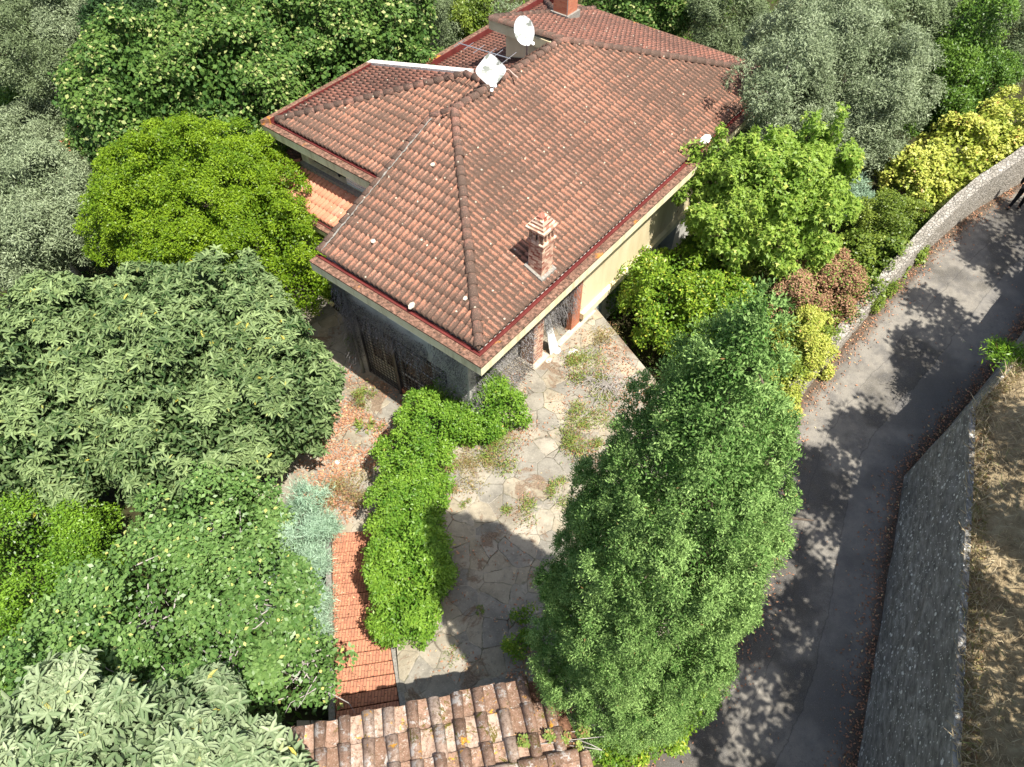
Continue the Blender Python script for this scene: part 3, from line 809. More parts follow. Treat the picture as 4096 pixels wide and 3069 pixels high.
caps('hip_ridge', HP(4.8, -14.81, .16), HP(10.28, -9.33, .1 + .262 * 5.53 + .06))
caps('main_ridge', HP(10.28, -9.33, 1.6), HP(10.28, -8.0, 1.62))
caps('wing_ridge', apexB, HP(12.98, -10.25, .1 + SE * 7.7 + .08))
caps('verge_tiles', HP(20.9, -10.3, .16), HP(12.98, -10.3, .1 + SE * 7.7 + .06))
caps('hip_ridge', HP(PU + .35, PW + .35, PTZ - PSL * 1.75 + .1), HP(PU + 2.0, PW + 2.0, PTZ + .06), .09, 'tile_clean')
caps('hip_ridge', HP(22.1, -14.1, -.87), HP(17.6, -9.6, -.95 + SL * 4.5 + .05))

# mortar line along the main verge
vp = []; vr = []
for i in range(60):
    u = inn + i * 5.7 / 59; vp.append(HP(u, wl + .13 + random.uniform(-.02, .02), zs + SL * (u - inn) + .13)); vr.append(random.uniform(.006, .028))
MB().tube(vp, vr, 6).build('verge_mortar', M['mortar'], house)

# eaves: concrete border with flat weathered top, gutter channel in red, fascia
def eave(u0, w0, u1, w1, inside, z=0., h=.42, ow=.27, gw=.12, miter=(1, 1), lift=0.):
    """runs from (u0,w0) to (u1,w1) along the outer edge; inside = unit (du,dw) pointing under the roof"""
    p0 = np.array([u0, w0], float); p1 = np.array([u1, w1], float); n = np.array(inside, float); d = (p1 - p0) / np.linalg.norm(p1 - p0)
    def q(p, off, m, sgn): r = p + n * off + d * off * m * sgn; return r
    def row(off): return q(p0, off, miter[0], 1), q(p1, off, miter[1], -1)
    rows = [row(0), row(ow), row(ow + gw)]
    rnd_ = lambda r, z_: HP(r[0], r[1], z_)
    mb = MB()   # fascia block
    a, b = rows[0], rows[2]
    mb.hexa([rnd_(a[0], z - h), rnd_(a[1], z - h), rnd_(b[1], z - h), rnd_(b[0], z - h), rnd_(a[0], z - .055), rnd_(a[1], z - .055), rnd_(b[1], z - .055), rnd_(b[0], z - .055)])
    mb.build('fascia', M['fascia'], house)
    o = row(-.02); i_ = row(ow)
    MB().hexa([rnd_(o[0], z - .052), rnd_(o[1], z - .052), rnd_(i_[1], z - .052), rnd_(i_[0], z - .052), rnd_(o[0], z + lift), rnd_(o[1], z + lift), rnd_(i_[1], z + .012 + lift), rnd_(i_[0], z + .012 + lift)]).build('roof_ledge', M['ledge'], house)
    g0, g1 = row(ow + .005), row(ow + gw)
    g = MB()
    g.hexa([rnd_(g0[0], z - .05), rnd_(g0[1], z - .05), rnd_(g1[1], z - .05), rnd_(g1[0], z - .05), rnd_(g0[0], z - .02), rnd_(g0[1], z - .02), rnd_(g1[1], z - .02), rnd_(g1[0], z - .02)])
    l0, l1 = row(ow + .005), row(ow + .035)
    g.hexa([rnd_(l0[0], z - .02), rnd_(l0[1], z - .02), rnd_(l1[1], z - .02), rnd_(l1[0], z - .02), rnd_(l0[0], z + .05 + lift), rnd_(l0[1], z + .05 + lift), rnd_(l1[1], z + .05 + lift), rnd_(l1[0], z + .05 + lift)])
    k0, k1 = row(ow + gw), row(ow + gw + .03)
    g.hexa([rnd_(k0[0], z - .05), rnd_(k0[1], z - .05), rnd_(k1[1], z - .05), rnd_(k1[0], z - .05), rnd_(k0[0], z + .03), rnd_(k0[1], z + .03), rnd_(k1[1], z + .03), rnd_(k1[0], z + .03)])
    g.build('gutter', M['gutter'], house)
eave(0, 0, 0, -7.5, (1, 0), miter=(1, 0))
eave(0, 0, 21.3, 0, (0, -1), miter=(1, 1))
eave(21.3, 0, 21.3, -10.4, (-1, 0), miter=(1, 0))
eave(4.33, -15.28, 4.33, -7.6, (1, 0), miter=(1, 0))
eave(4.33, -15.28, 10.5, -15.28, (0, 1), miter=(1, 0), lift=.16)
eave(PU, PW, PU, -7.6, (1, 0), PTZ - PSL * 1.75 - .12, .3, .2, .12, miter=(1, 0))
eave(PU, PW, 10.5, PW, (0, 1), PTZ - PSL * 1.75 - .12, .3, .2, .12, miter=(1, 0))
eave(10.5, -14.4, 22.4, -14.4, (0, 1), -1.05, .36, .3, .14, miter=(0, 1), lift=.42)
eave(22.4, -14.4, 22.4, -9.5, (-1, 0), -1.05, .36, .3, .14, miter=(1, 0), lift=.42)

# soffits and decks under the tiles
mb = MB()
mb.hbox(.3, 21.1, -7.4, -.3, -.35, -.22)
mb.hbox(4.6, 10.4, -15.0, -7.41, -.35, -.22)
mb.build('soffit', M['grey_wall'], house)
def deck(pts):   # thin underlay below tiles
    m = MB(); m.poly(pts); m.poly([np.asarray(p) - np.array([0, 0, .06]) for p in pts][::-1]); return m
dk = MB()
for pts in ([HP(inn + .2, wl + .1, zs + .02), HP(inn + .2, -inn - .2, zs + .02), HP(6.8, -6.8, zr - .03), HP(6.2, wl + .1, zs + SL * 5.8 - .03)],
            [HP(inn + .2, -inn - .2, zs + .02), HP(20.3, -inn - .2, zs + .02), HP(13.2, -6.8, zr - .03), HP(6.8, -6.8, zr - .03)],
            [HP(20.9, -inn, .07), HP(20.9, -10.2, .07), HP(13.0, -10.2, .07 + SE * 7.7), HP(13.2, -6.8, zr - .03)],
            [HP(4.75, -14.86, .07), HP(4.75, -7.5, .07), HP(10.28, -7.5, .07 + .262 * 5.5), HP(10.28, -9.33, .07 + .262 * 5.5)],
            [HP(4.75, -14.86, .07), HP(10.28, -9.33, .07 + .262 * 5.5), HP(10.35, -14.86, .07)],
            [HP(PU + .3, PW + .3, PTZ - PSL * 1.75 - .03), HP(PU + .3, -7.5, PTZ - PSL * 1.75 - .03), HP(4.98, -7.5, PTZ - .03), HP(4.98, PW + 2.03, PTZ - .03)],
            [HP(PU + .3, PW + .3, PTZ - PSL * 1.75 - .03), HP(4.98, PW + 2.03, PTZ - .03), HP(11, PW + 2.03, PTZ - .03), HP(11, PW + .3, PTZ - PSL * 1.75 - .03)],
            [HP(10.6, -14.1, -.98), HP(22.1, -14.1, -.98), HP(17.5, -9.5, -.98 + SL * 4.6), HP(10.6, -9.5, -.98 + SL * 4.6)],
            [HP(10.6, -9.5, -.98 + SL * 4.6), HP(13.1, -9.5, -.98 + SL * 4.6), HP(13.1, -7.5, -.98 + SL * 6.6), HP(10.6, -7.5, -.98 + SL * 6.6)],
            [HP(22.1, -14.1, -.98), HP(22.1, -10, -.98), HP(17.5, -9.5, -.98 + SL * 4.6)]):
    dk.v += deck(pts).v if False else []
    m = deck(pts); n = len(dk.v); dk.v += m.v; dk.f += [tuple(n + i for i in f) for f in m.f]
dk.build('roof_deck', M['ledge'], house)
# white flashed verge of the upper left block
mb = MB(); zt = .1 + .262 * 5.53
mb.hexa([HP(10.3, -15.3, -.36), HP(10.62, -15.3, -.36), HP(10.62, -9.2, -.36), HP(10.3, -9.2, -.36), HP(10.3, -15.3, .16), HP(10.62, -15.3, .16), HP(10.62, -9.2, zt + .16), HP(10.3, -9.2, zt + .16)])
mb.build('white_verge_flashing', M['white'], house)

# walls
BZ = -7.3
wm = MB()
wm.hbox(7.3, 20.4, -9.0, -1.2, -4.42, -.3)                  # right block, upper floor
wm.hexa([HP(13.17, -9.6, -4), HP(20.6, -9.6, -4), HP(20.6, -7.0, -4), HP(13.17, -7.0, -4), HP(13.17, -9.6, .05 + SE * 7.6), HP(20.6, -9.6, .02), HP(20.6, -7.0, .02), HP(13.17, -7.0, .05 + SE * 7.6)])
wm.hexa([HP(12.98, -10.35, 2.08), HP(13.16, -10.35, 2.08), HP(13.16, -7.1, 2.08), HP(12.98, -7.1, 2.08), HP(12.98, -10.35, 2.48), HP(13.16, -10.35, 2.48), HP(13.16, -7.1, 2.48), HP(12.98, -7.1, 2.48)])
wm.build('yellow_wall', M['wall'], house)
wm = MB()
wm.hbox(4.95, 5.25, -14.0, -13.55, -3, -.36)                 # corner post of the upper left block
wm.hbox(10.2, 12.0, -13.9, -9.5, -4, -.9)
wm.hbox(4.95, 5.2, -13.55, -7.6, -3, -1.50)
wm.build('corner_post', M['fascia'], house)
wm = MB()
wm.hbox(7.3, 20.4, -6.0, -1.45, BZ, -4.72)
wm.hbox(3.9, 10.2, -15.0, -7.6, BZ, -2.75)
wm.hbox(1.2, 7.3, -7.2, -2.0, -4.9, -.36)                    # body behind loggia
wm.build('rendered_wall', M['grey_wall'], house)
# cornice ledge of the right wall
MB().hbox(7.35, 20.5, -1.45, -1.02, -4.72, -4.42).build('wall_ledge', M['fascia'], house)
# basement shutters on the right wall
for u0 in (8.0, 10.2, 14.2):
    frb = MB(); frb.hbox(u0, u0 + 1.5, -1.445, -1.40, -6.9, -5.0)
    f_ = frb.build('shutter', M['grey_shutter'], house); f_['label'] = 'grey louvred shutter under the wall ledge'
    sl = MB()
    for k in range(18): sl.hbox(u0 + .08, u0 + 1.42, -1.40, -1.37, -6.82 + k * .1, -6.77 + k * .1)
    sl.build('slats', M['grey_shutter'], f_)
# awning rollers below the right eave
for u0, u1 in ((8.3, 11.3), (12.6, 15.8), (17, 19.6)):
    a = MB().tube([HP(u0, -.5, -.66), HP(u1, -.5, -.66)], .075, 10).build('awning_roller', M['shutter'], house, smooth=False)
    for ub in (u0 - .1, u1): MB().hbox(ub, ub + .1, -1.2, -.4, -.8, -.56).build('bracket', M['white'], a)

# front-left wall with barred door and window
FU = .78
wm = MB()
wm.hbox(FU, 1.15, -7.2, -6.75, BZ, -.36); wm.hbox(FU, 1.15, -2.35, -1.3, BZ, -.36)
wm.hbox(FU, 1.15, -6.75, -2.35, -2.75, -1.75)                # beam over the openings
wm.build('front_wall', M['grey_wall'], house)
MB().hbox(FU + .0, 1.15, -6.75, -5.02, -6.2, -6.02).build('door_sill', M['mortar'], house)
MB().hbox(FU, 1.15, -4.98, -2.35, -6.2, -5.72).build('brick_plinth', M['brick_red'], house)
# strip of shutters/dark openings below the eave (above the beam)
gl = MB().hbox(FU + .12, FU + .2, -6.75, -2.35, -1.75, -.36).build('upper_window', M['glass'], house)
for w0 in (-4.95, -3.85):
    f_ = MB().hbox(FU - .02, FU + .05, w0, w0 + 1.06, -1.72, -.37).build('shutter', M['shutter'], house)
    sl = MB()
    for k in range(11): sl.hbox(FU - .05, FU - .02, w0 + .07, w0 + .99, -1.66 + k * .115, -1.60 + k * .115)
    sl.build('slats', M['shutter'], f_)
# door and window behind grilles
dr = MB().hbox(FU + .2, FU + .26, -6.7, -5.02, -6.02, -2.75).build('garden_door', M['door'], house)
pn = MB()
for wa in (-6.45, -5.75):
    for za, zb in ((-5.0, -4.35), (-4.25, -3.5), (-3.4, -2.85)): pn.hbox(FU + .185, FU + .2, wa, wa + .55, za, zb)
pn.build('pane', M['glass'], dr)
wn = MB(); wn.hbox(FU + .2, FU + .26, -4.98, -2.4, -5.72, -2.75); wn = wn.build('window', M['glass'], house)
wf_ = MB()
for w_ in (-4.98, -4.1, -3.22, -2.42): wf_.hbox(FU + .13, FU + .2, w_, w_ + .09, -5.72, -2.75)
for z_ in (-5.72, -4.9, -4.1, -3.3, -2.84): wf_.hbox(FU + .15, FU + .21, -4.98, -2.4, z_, z_ + .08)
wf_.build('frame', M['shutter'], wn)
for (w0, w1, z0) in ((-6.72, -5.06, -6.02), (-4.96, -2.38, -5.72)):
    g = MB()
    for z_ in np.arange(z0, -2.75, .17): g.hbox(FU + .02, FU + .04, w0, w1, z_, z_ + .028)
    for w_ in np.arange(w0, w1 + .01, .17): g.hbox(FU - .0, FU + .02, w_, w_ + .028, z0, -2.78)
    for w_ in (w0 - .03, w1 - .02): g.hbox(FU - .03, FU + .05, w_, w_ + .07, z0, -2.75)
    g.build('security_grille', M['iron'], house)
MB().hbox(FU - .04, FU + .12, -5.06, -4.93, BZ, -2.75).build('grille_post', M['iron'], house)
MB().tube([HP(.62, -6.95, -.4), HP(.62, -6.95, -1.2), HP(.62, -6.95, -6.1)], .05, 10).build('downpipe', M['grey_shutter'], house, smooth=True)

# loggia corner: pillar, brick corner
pl = MB().hbox(4.35, 4.95, -1.85, -1.25, -5.0, -.36).build('brick_pillar', M['brick'], house)
MB().hbox(4.2, 5.15, -1.95, -1.05, -5.0, -4.9).build('plinth', M['stone_pale'], pl)
MB().hbox(6.75, 7.32, -1.4, -1.17, -5.0, -.9).build('brick_quoin', M['brick_red'], house)
MB().hbox(5.8, 8.3, -1.25, -1.0, -5.0, -4.93).build('threshold', M['stone_pale'], house)

# upper-left block: window strip behind the eave
f0 = MB().hbox(5.2, 5.26, -13.55, -10.4, -1.5, -.36).build('window', M['glass'], house)
r = MB(); r.hbox(5.1, 5.19, -13.55, -10.4, -1.12, -1.04); r.hbox(5.1, 5.19, -12.0, -11.92, -1.5, -.36); r.build('frame', M['iron'], f0)
MB().hbox(4.75, 4.95, -14.0, -7.6, -1.66, -1.50).build('flashing', M['mortar'], house)
for w0 in (-11.35, -10.1, -8.85):
    f_ = MB().hbox(4.99, 5.06, w0, w0 + 1.2, -1.5, -.37).build('shutter', M['shutter'], house)
    sl = MB()
    for k in range(10): sl.hbox(4.95, 4.99, w0 + .07, w0 + 1.13, -1.44 + k * .11, -1.38 + k * .11)
    sl.build('slats', M['shutter'], f_)

# chimney on the right face
def chimney(u0, u1, w0, w1, zb, zt, mat, cap=True, zl=None):
    sh = MB().hbox(u0, u1, w0, w1, zb - .5, zt).build('chimney', M[mat], house)
    if not cap: return sh
    o = .06
    MB().hbox(u0 - o, u1 + o, w0 - o, w1 + o, zt, zt + .09).build('chimney_collar', M['brick'], sh)
    p = MB(); h = .42; du = u1 - u0; dw = w1 - w0; t = .07
    for i in range(4):
        a = [0, .31, .62, .88][i] ; 
        for (ua, ub, wa, wb) in ((u0 + du * a, u0 + du * (a + .12), w0, w0 + t), (u0 + du * a, u0 + du * (a + .12), w1 - t, w1), (u0, u0 + t, w0 + dw * a, w0 + dw * (a + .12)), (u1 - t, u1, w0 + dw * a, w0 + dw * (a + .12))):
            p.hbox(ua, ub, wa, wb, zt + .09, zt + .09 + h)
    p.build('vent_posts', M['brick'], sh)
    MB().hbox(u0 + .1, u1 - .1, w0 + .1, w1 - .1, zt + .09, zt + .1).build('flue_opening', M['iron'], sh)
    c = MB(); z = zt + .09 + h; n = 5
    for i in range(n):
        s = lerp(-.09, min(du, dw) * .5 - .06, i / (n - .2))
        c.hbox(u0 + s, u1 - s, w0 + s, w1 - s, z + i * .085, z + (i + 1) * .085)
    c.build('stepped_cap', M['brick'], sh)
    fl = MB(); e = .1
    for k, (ua, ub, wa, wb) in enumerate(((u0 - e, u0, w0 - e, w1 + e), (u1, u1 + e, w0 - e, w1 + e), (u0, u1, w1, w1 + e), (u0, u1, w0 - e, w0))):
        zz = lambda w_: zs + SL * (-w_ - inn) + .14
        fl.hexa([HP(ua, wa, zz(wa) - .25), HP(ub, wa, zz(wa) - .25), HP(ub, wb, zz(wb) - .25), HP(ua, wb, zz(wb) - .25), HP(ua, wa, zz(wa)), HP(ub, wa, zz(wa)), HP(ub, wb, zz(wb)), HP(ua, wb, zz(wb))])
    fl.build('chimney_flashing', M['mortar'], sh)
    return sh
chimney(3.82, 4.40, -1.2, -.66, .1, 1.62, 'brick')
def onplane(px, py, z0, s_, uref):     # point of the far roof plane z = z0 + s*(uref-u)
    r = ray(px, py); c0 = np.array([0, 0, CAMZ])
    # u along Ud
    k = lambda t: (c0 + r * t)
    lo, hi = 5., 80.
    for _ in range(60):
        m = (lo + hi) / 2; p = k(m); u = ((p - np.array([0, 0, 0]))[:2] @ Ud[:2] - Fp @ Ud) / S
        if (p[2] - EZ) / S > z0 + s_ * (uref - u): lo = m
        else: hi = m
    p = k(m); d = p - Fp; return (d @ Ud) / S, (d @ Wd) / S, (p[2] - EZ) / S
cu, cw, cz = onplane(1225, 42, .12, SE, 20.9)
ch2 = chimney(cu, cu + .75, cw - .8, cw, cz, cz + 2.6, 'brick_red', cap=False)
MB().hbox(cu - .1, cu + .85, cw - .9, cw + .1, cz - .2, cz + .16).build('chimney_flashing', M['mortar'], ch2)

# ----- dishes and aerial
def frame_dir(n):
    n = unit(np.asarray(n, float)); a = unit(np.cross((0, 0, 1.), n)); return a, np.cross(n, a), n
def dish(name, label, px, py, du, wpos, rx, ry, facing, base_pt, square=False, spin=0.0):
    r = ray(px, py); t = (Fp @ Wd + wpos * S) / (r @ Wd); c = r * t + np.array([0, 0, CAMZ]); k = depth(c) / FD
    root = thing(name, label, 'satellite dish', tuple(base_pt(c)))
    a, b, n = frame_dir(facing)
    a, b = a * math.cos(spin) + b * math.sin(spin), b * math.cos(spin) - a * math.sin(spin)
    V = []; F = []; nr, ns_ = 8, 48
    for i in range(nr + 1):
        for j in range(ns_):
            th = 2 * math.pi * j / ns_; q = i / nr
            if square:
                cx_, sy_ = math.cos(th), math.sin(th); f = (abs(cx_) ** 5 + abs(sy_) ** 5) ** (-1 / 5)
            else: cx_, sy_ = math.cos(th), math.sin(th); f = 1
            x = cx_ * f * q * rx * k; y = sy_ * f * q * ry * k
            V.append(c + a * x + b * y + n * (q * q - 1) * .12)
    for i in range(nr):
        for j in range(ns_): F.append((i * ns_ + j, i * ns_ + (j + 1) % ns_, (i + 1) * ns_ + (j + 1) % ns_, (i + 1) * ns_ + j))
    m = len(V); V += [np.asarray(v) - n * .02 for v in V[:m]]; F += [tuple(m + i for i in f)[::-1] for f in F]
    for j in range(ns_): F.append((nr * ns_ + j, nr * ns_ + (j + 1) % ns_, m + nr * ns_ + (j + 1) % ns_, m + nr * ns_ + j))
    mk('reflector', V, F, M['dish'], root, smooth=False)
    bp = np.array(root.location); top = c - n * .2
    MB().tube([bp, np.array([bp[0], bp[1], top[2] - .15]), top], .028, 8).build('mast', M['metal'], root, smooth=True)
    low = c - b * ry * k if not square else c - (a + b) * rx * k * .93 * (1 if spin < 0 else 1)
    low = c + np.array([0, 0, 0]) - unit(np.array([0, 0, 1.]) - n * n[2]) * (ry * k * (1.0 if not square else 1.36))
    e = low + n * .45 - np.array([0, 0, .05])
    MB().tube([low - n * .1, e], .014, 6).build('feed_arm', M['metal'], root)
    ft = MB()
    for s_ in (-.08, .08): ft.tube([e + a * s_ - n * .06, e + a * s_ + n * .02], [.04, .05], 10)
    ft.build('receiver', M['metal'], root)
    return c
roofz = lambda w_: zr + .02 - (SL * (-6.8 - w_))
sunlike = np.array([.25, -.8, .62])
dish('satellite_dish', 'round white satellite dish in front of the yellow gable wall of the rear wing', 1132, 66, 0, -7.4, 22.5, 30, sunlike, lambda c: (c + Ud * .15 - np.array([0, 0, c[2]]) + np.array([0, 0, EZ + (zr - .35) * S])))
dish('satellite_dish', 'diamond-shaped white satellite dish with grey stains on the main roof ridge', 1060, 152, 0, -6.85, 27, 27, np.array([.1, -.8, .6]), lambda c: (c + Ud * .12 - np.array([0, 0, c[2]]) + np.array([0, 0, EZ + (zr - .2) * S])), square=True, spin=math.pi / 4)
def onw(px, py, wpos):
    r = ray(px, py); t = (Fp @ Wd + wpos * S) / (r @ Wd); return r * t + np.array([0, 0, CAMZ])
ae = onw(1055, 115, -7.6)
an = thing('tv_aerial', 'thin metal comb-shaped television aerial above the diamond-shaped dish', 'aerial', (ae[0], ae[1], EZ + (zr - .5) * S))
MB().tube([(ae[0], ae[1], EZ + (zr - .5) * S), ae + np.array([0, 0, .05])], .018, 6).build('mast', M['metal'], an)
e0 = onw(990, 93, -9.0); e1 = onw(1102, 127, -6.7)
MB().tube([e0, e1], .014, 6).build('boom', M['metal'], an)
bd = unit(e1 - e0); cr = unit(np.cross(bd, (0, 0, 1)))
for i, f in enumerate((.02, .2, .4, .62, .74, .97)):
    c = lerp(e0, e1, f); l_ = [.28, .26, .3, .34, .34, .42][i]
    MB().tube([c - cr * l_, c + cr * l_], .009, 5).build('element', M['metal'], an)
MB().tube([onw(1085, 152, -6.9), onw(1098, 150, -6.85), onw(1108, 160, -6.5), onw(1118, 168, -6.2)], .02, 6).build('roof_cable', M['cable'], house)
MB().tube([HP(cu - .2, cw + .1, cz), HP(cu - .2, cw + .1, cz + 4)], .012, 5).build('lightning_rod', M['metal'], house)

# broken white piece on the right eave, stones on the roof ledge
def slabthing(name, label, cat, c, ax, ay, lx, ly, th, mat, tilt=0, group=None):
    az = unit(np.cross(ax, ay)); m = MB(); n = 7; k = []
    rs = np.random.default_rng(int(abs(c[0] * 100)) + 3)
    ang = np.linspace(0, 2 * math.pi, n, endpoint=False) + rs.uniform(-.2, .2, n)
    pts = [np.asarray(c) + ax * math.cos(a) * lx * rs.uniform(.85, 1.1) + ay * math.sin(a) * ly * rs.uniform(.85, 1.1) for a in ang]
    nn = len(m.v); m.v += [tuple(p) for p in pts] + [tuple(p + az * th) for p in pts]
    m.f += [tuple(range(n))[::-1], tuple(range(n, 2 * n))] + [(i, (i + 1) % n, n + (i + 1) % n, n + i) for i in range(n)]
    o = m.build(name, mat, origin=tuple(c)); return tag(o, label, cat, group)
X_, Y_, Z_ = np.array([1., 0, 0]), np.array([0, 1., 0]), np.array([0, 0, 1.])
slopeW = unit(-Wd + Z_ * SL); slopeU = unit(Ud + Z_ * SL)
def on_right(px, py):
    r = ray(px, py); lo, hi = 5., 60.
    for _ in range(60):
        m = (lo + hi) / 2; p = r * m + np.array([0, 0, CAMZ]); w_ = ((p - Fp) @ Wd) / S
        if (p[2] - EZ) / S > zs + SL * (-w_ - inn) + .09: lo = m
        else: hi = m
    return p
def on_front(px, py):
    r = ray(px, py); lo, hi = 5., 60.
    for _ in range(60):
        m = (lo + hi) / 2; p = r * m + np.array([0, 0, CAMZ]); u = ((p - Fp) @ Ud) / S
        if (p[2] - EZ) / S > zs + SL * (u - inn) + .09: lo = m
        else: hi = m
    return p
slabthing('broken_tile', 'large broken white piece on the right roof slope beside the sweetgum top', 'rubble', on_right(1522, 303), Ud, slopeW, .28, .16, .05, M['white'])
slabthing('broken_tile', 'flat pale stone on the front roof slope, just above the gutter', 'rubble', on_front(889, 661), Wd, slopeU, .08, .12, .03, M['chip'])
slabthing('broken_tile', 'small pale chip on the front roof slope near the hip ridge', 'rubble', on_front(1005, 645), Wd, slopeU, .06, .07, .03, M['chip'])
slabthing('broken_tile', 'small pale chip high up on the front roof slope', 'rubble', on_front(935, 356), Wd, slopeU, .07, .07, .03, M['chip'])
slabthing('broken_tile', 'pale chip halfway up the front roof slope near the left verge', 'rubble', on_front(806, 522), Wd, slopeU, .08, .07, .03, M['chip'])
# ================================================================= vegetation
LQ = dict(kind='long', mode='rosette', Wr=.30, seed=3)
tree('loquat_tree', 'broad loquat tree with dull grey-green rosettes of long leaves, left of the paved passage', 'tree', 'loquat',
     [blob(150, 800, 2.2, 230, squash=.75), blob(410, 760, 2.4, 235, squash=.75), blob(590, 860, 1.7, 155, squash=.9), blob(90, 960, 1.8, 190, squash=.8), blob(430, 930, 1.6, 190, squash=.8)],
     dict(ncl=1900, clr=.30, per=6, L=.18, fill=.35, amp=.06, lobe_n=7, lobe_r=.11, **LQ), tr=.2)
tree('loquat_tree', 'pale large-leaved loquat treetop in the bottom left corner, nearest to the camera', 'tree', 'loquat_near',
     [blob(120, 1640, 4.0, 200, squash=.7), blob(320, 1650, 4.2, 170, squash=.7), blob(480, 1660, 3.9, 110, squash=.8), blob(590, 1680, 3.6, 80, squash=.8)],
     dict(ncl=520, clr=.30, per=6, L=.20, fill=.3, amp=.1, lobe_r=.25, **LQ), tr=.17)
tree('pittosporum_tree', 'dense domed bright yellow-green evergreen beside the low porch roof', 'tree', 'pitto',
     [blob(430, 440, 2.4, 215, squash=.75), blob(560, 530, 1.9, 140, squash=.9), blob(280, 480, 1.8, 105, squash=.9), blob(640, 610, .9, 80), blob(400, 340, 2.6, 100, squash=.8), blob(590, 440, 1.9, 100)],
     dict(ncl=3000, clr=.2, per=42, L=.08, Wr=.5, amp=.04, lobe_n=9, lobe_r=.12, seed=5), tr=.2)
LD = dict(kind='diamond', Wr=.75, amp=.14, per=34, L=.145, clr=.42, droop=.35, lobe_n=12, lobe_r=.22)
tree('linden_tree', 'linden with pale bracts, leftmost of the row of lindens behind the domed evergreen', 'tree', 'linden',
     [blob(310, 215, 3.2, 140, squash=1.1), blob(240, 230, 2.5, 75, squash=1.1), blob(380, 290, 2., 90)], dict(ncl=800, seed=6, **LD), tr=.2, group='linden trees behind the villa')
tree('linden_tree', 'linden with the tallest top, middle of the row of lindens left of the villa', 'tree', 'linden',
     [blob(480, 95, 4.2, 120, squash=1.1), blob(530, 210, 3.4, 125, squash=1.1), blob(440, 220, 2.8, 90)], dict(ncl=850, seed=8, **LD), tr=.2, group='linden trees behind the villa')
tree('linden_tree', 'wide linden against the white flashing of the villa roof, rightmost of the lindens', 'tree', 'linden',
     [blob(690, 60, 4.2, 120, squash=1.1), blob(820, 80, 3.8, 115, squash=1.1), blob(720, 190, 3.0, 110), blob(870, 130, 3., 75), blob(620, 20, 3.5, 90)], dict(ncl=1050, seed=9, **LD), tr=.22, group='linden trees behind the villa')
OL = dict(kind='diamond', Wr=.26, amp=.2, per=50, L=.12, clr=.34, lobe_n=11, lobe_r=.24)
def olive(label, bl, ncl, seed, mat='olive', **k):
    a = dict(OL); a.update(k)
    return tree('olive_tree', label, 'tree', mat, bl, dict(ncl=ncl, seed=seed, **a), bark='bark_grey', group='olive trees around the garden')
olive('silvery olive at the left edge below the flowering sumac', [blob(80, 430, 1.2, 115, squash=.9), blob(60, 530, .9, 105, squash=.9), blob(160, 500, .8, 70)], 1100, 12)
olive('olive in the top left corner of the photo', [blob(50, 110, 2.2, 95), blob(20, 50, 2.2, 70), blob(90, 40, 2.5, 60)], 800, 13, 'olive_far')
olive('olive between the top left corner and the dark broad cypress', [blob(150, 60, 2.6, 75), blob(160, 120, 2., 60)], 550, 14)
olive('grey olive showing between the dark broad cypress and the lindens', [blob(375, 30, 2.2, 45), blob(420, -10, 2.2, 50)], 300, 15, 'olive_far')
olive('low pale olive scrub at the left edge above the silvery olive', [blob(70, 280, -.4, 90, squash=.5), blob(150, 250, -.6, 60, squash=.5), blob(10, 330, -.4, 60, squash=.5), blob(120, 330, -.6, 60, squash=.5)], 700, 16)
olive('large grey-green olive shading the right end of the roof', [blob(1740, 110, 4.2, 105), blob(1700, 220, 3.4, 105), blob(1840, 170, 3.8, 120), blob(1655, 205, 5.4, 62), blob(1700, 140, 5.4, 80), blob(1650, 255, 4.4, 42), blob(1800, 50, 4., 75)], 1700, 17)
olive('olive behind the bright green sweetgum, below the large grey-green olive', [blob(1860, 270, 2.2, 85), blob(1790, 290, 2., 80), blob(1880, 330, 1.2, 55), blob(1930, 190, 3., 75)], 900, 18)
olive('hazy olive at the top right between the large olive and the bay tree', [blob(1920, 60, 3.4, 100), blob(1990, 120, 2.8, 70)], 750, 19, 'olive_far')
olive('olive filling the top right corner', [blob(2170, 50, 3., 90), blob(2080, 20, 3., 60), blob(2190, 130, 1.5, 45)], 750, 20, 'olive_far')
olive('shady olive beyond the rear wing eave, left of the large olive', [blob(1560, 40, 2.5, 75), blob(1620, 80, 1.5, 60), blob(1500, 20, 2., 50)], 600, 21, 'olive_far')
# broad dark cypress
def spraytree(name, label, mat, bl, ncl, clr, per, L, Wr=.2, seed=2, **k):
    ta = {q: k.pop(q) for q in ('tr', 'bark', 'group', 'base', 'gz') if q in k}
    return tree(name, label, 'tree', mat, bl, dict(ncl=ncl, clr=clr, per=per, L=L, Wr=Wr, mode='spray', kind='diamond', seed=seed, **k), **ta)
spraytree('cypress_tree', 'broad dark green cypress at the top left, behind the leftmost linden', 'darkcyp', [blob(270, 40, 3.6, 75, squash=1.6), blob(300, 110, 1.5, 80, squash=1.3), blob(215, 0, 3., 55, squash=1.4)], 900, .35, 30, .16, .35, 22)
tree('green_bush', 'shady bright bush at the left edge under the top left olives', 'bush', 'bay', [blob(30, 190, -.4, 55), blob(60, 150, -.3, 35)], dict(ncl=220, clr=.35, per=40, L=.13, Wr=.4, seed=23), tr=.08)
tree('sumac_bush', 'rusty-tinged sumac bush between the silvery olive and the lindens', 'bush', 'red_tip', [blob(180, 335, 0, 50), blob(250, 350, .2, 60), blob(225, 390, -.2, 35)], dict(ncl=260, clr=.35, per=36, L=.16, Wr=.35, seed=24), tr=.08)
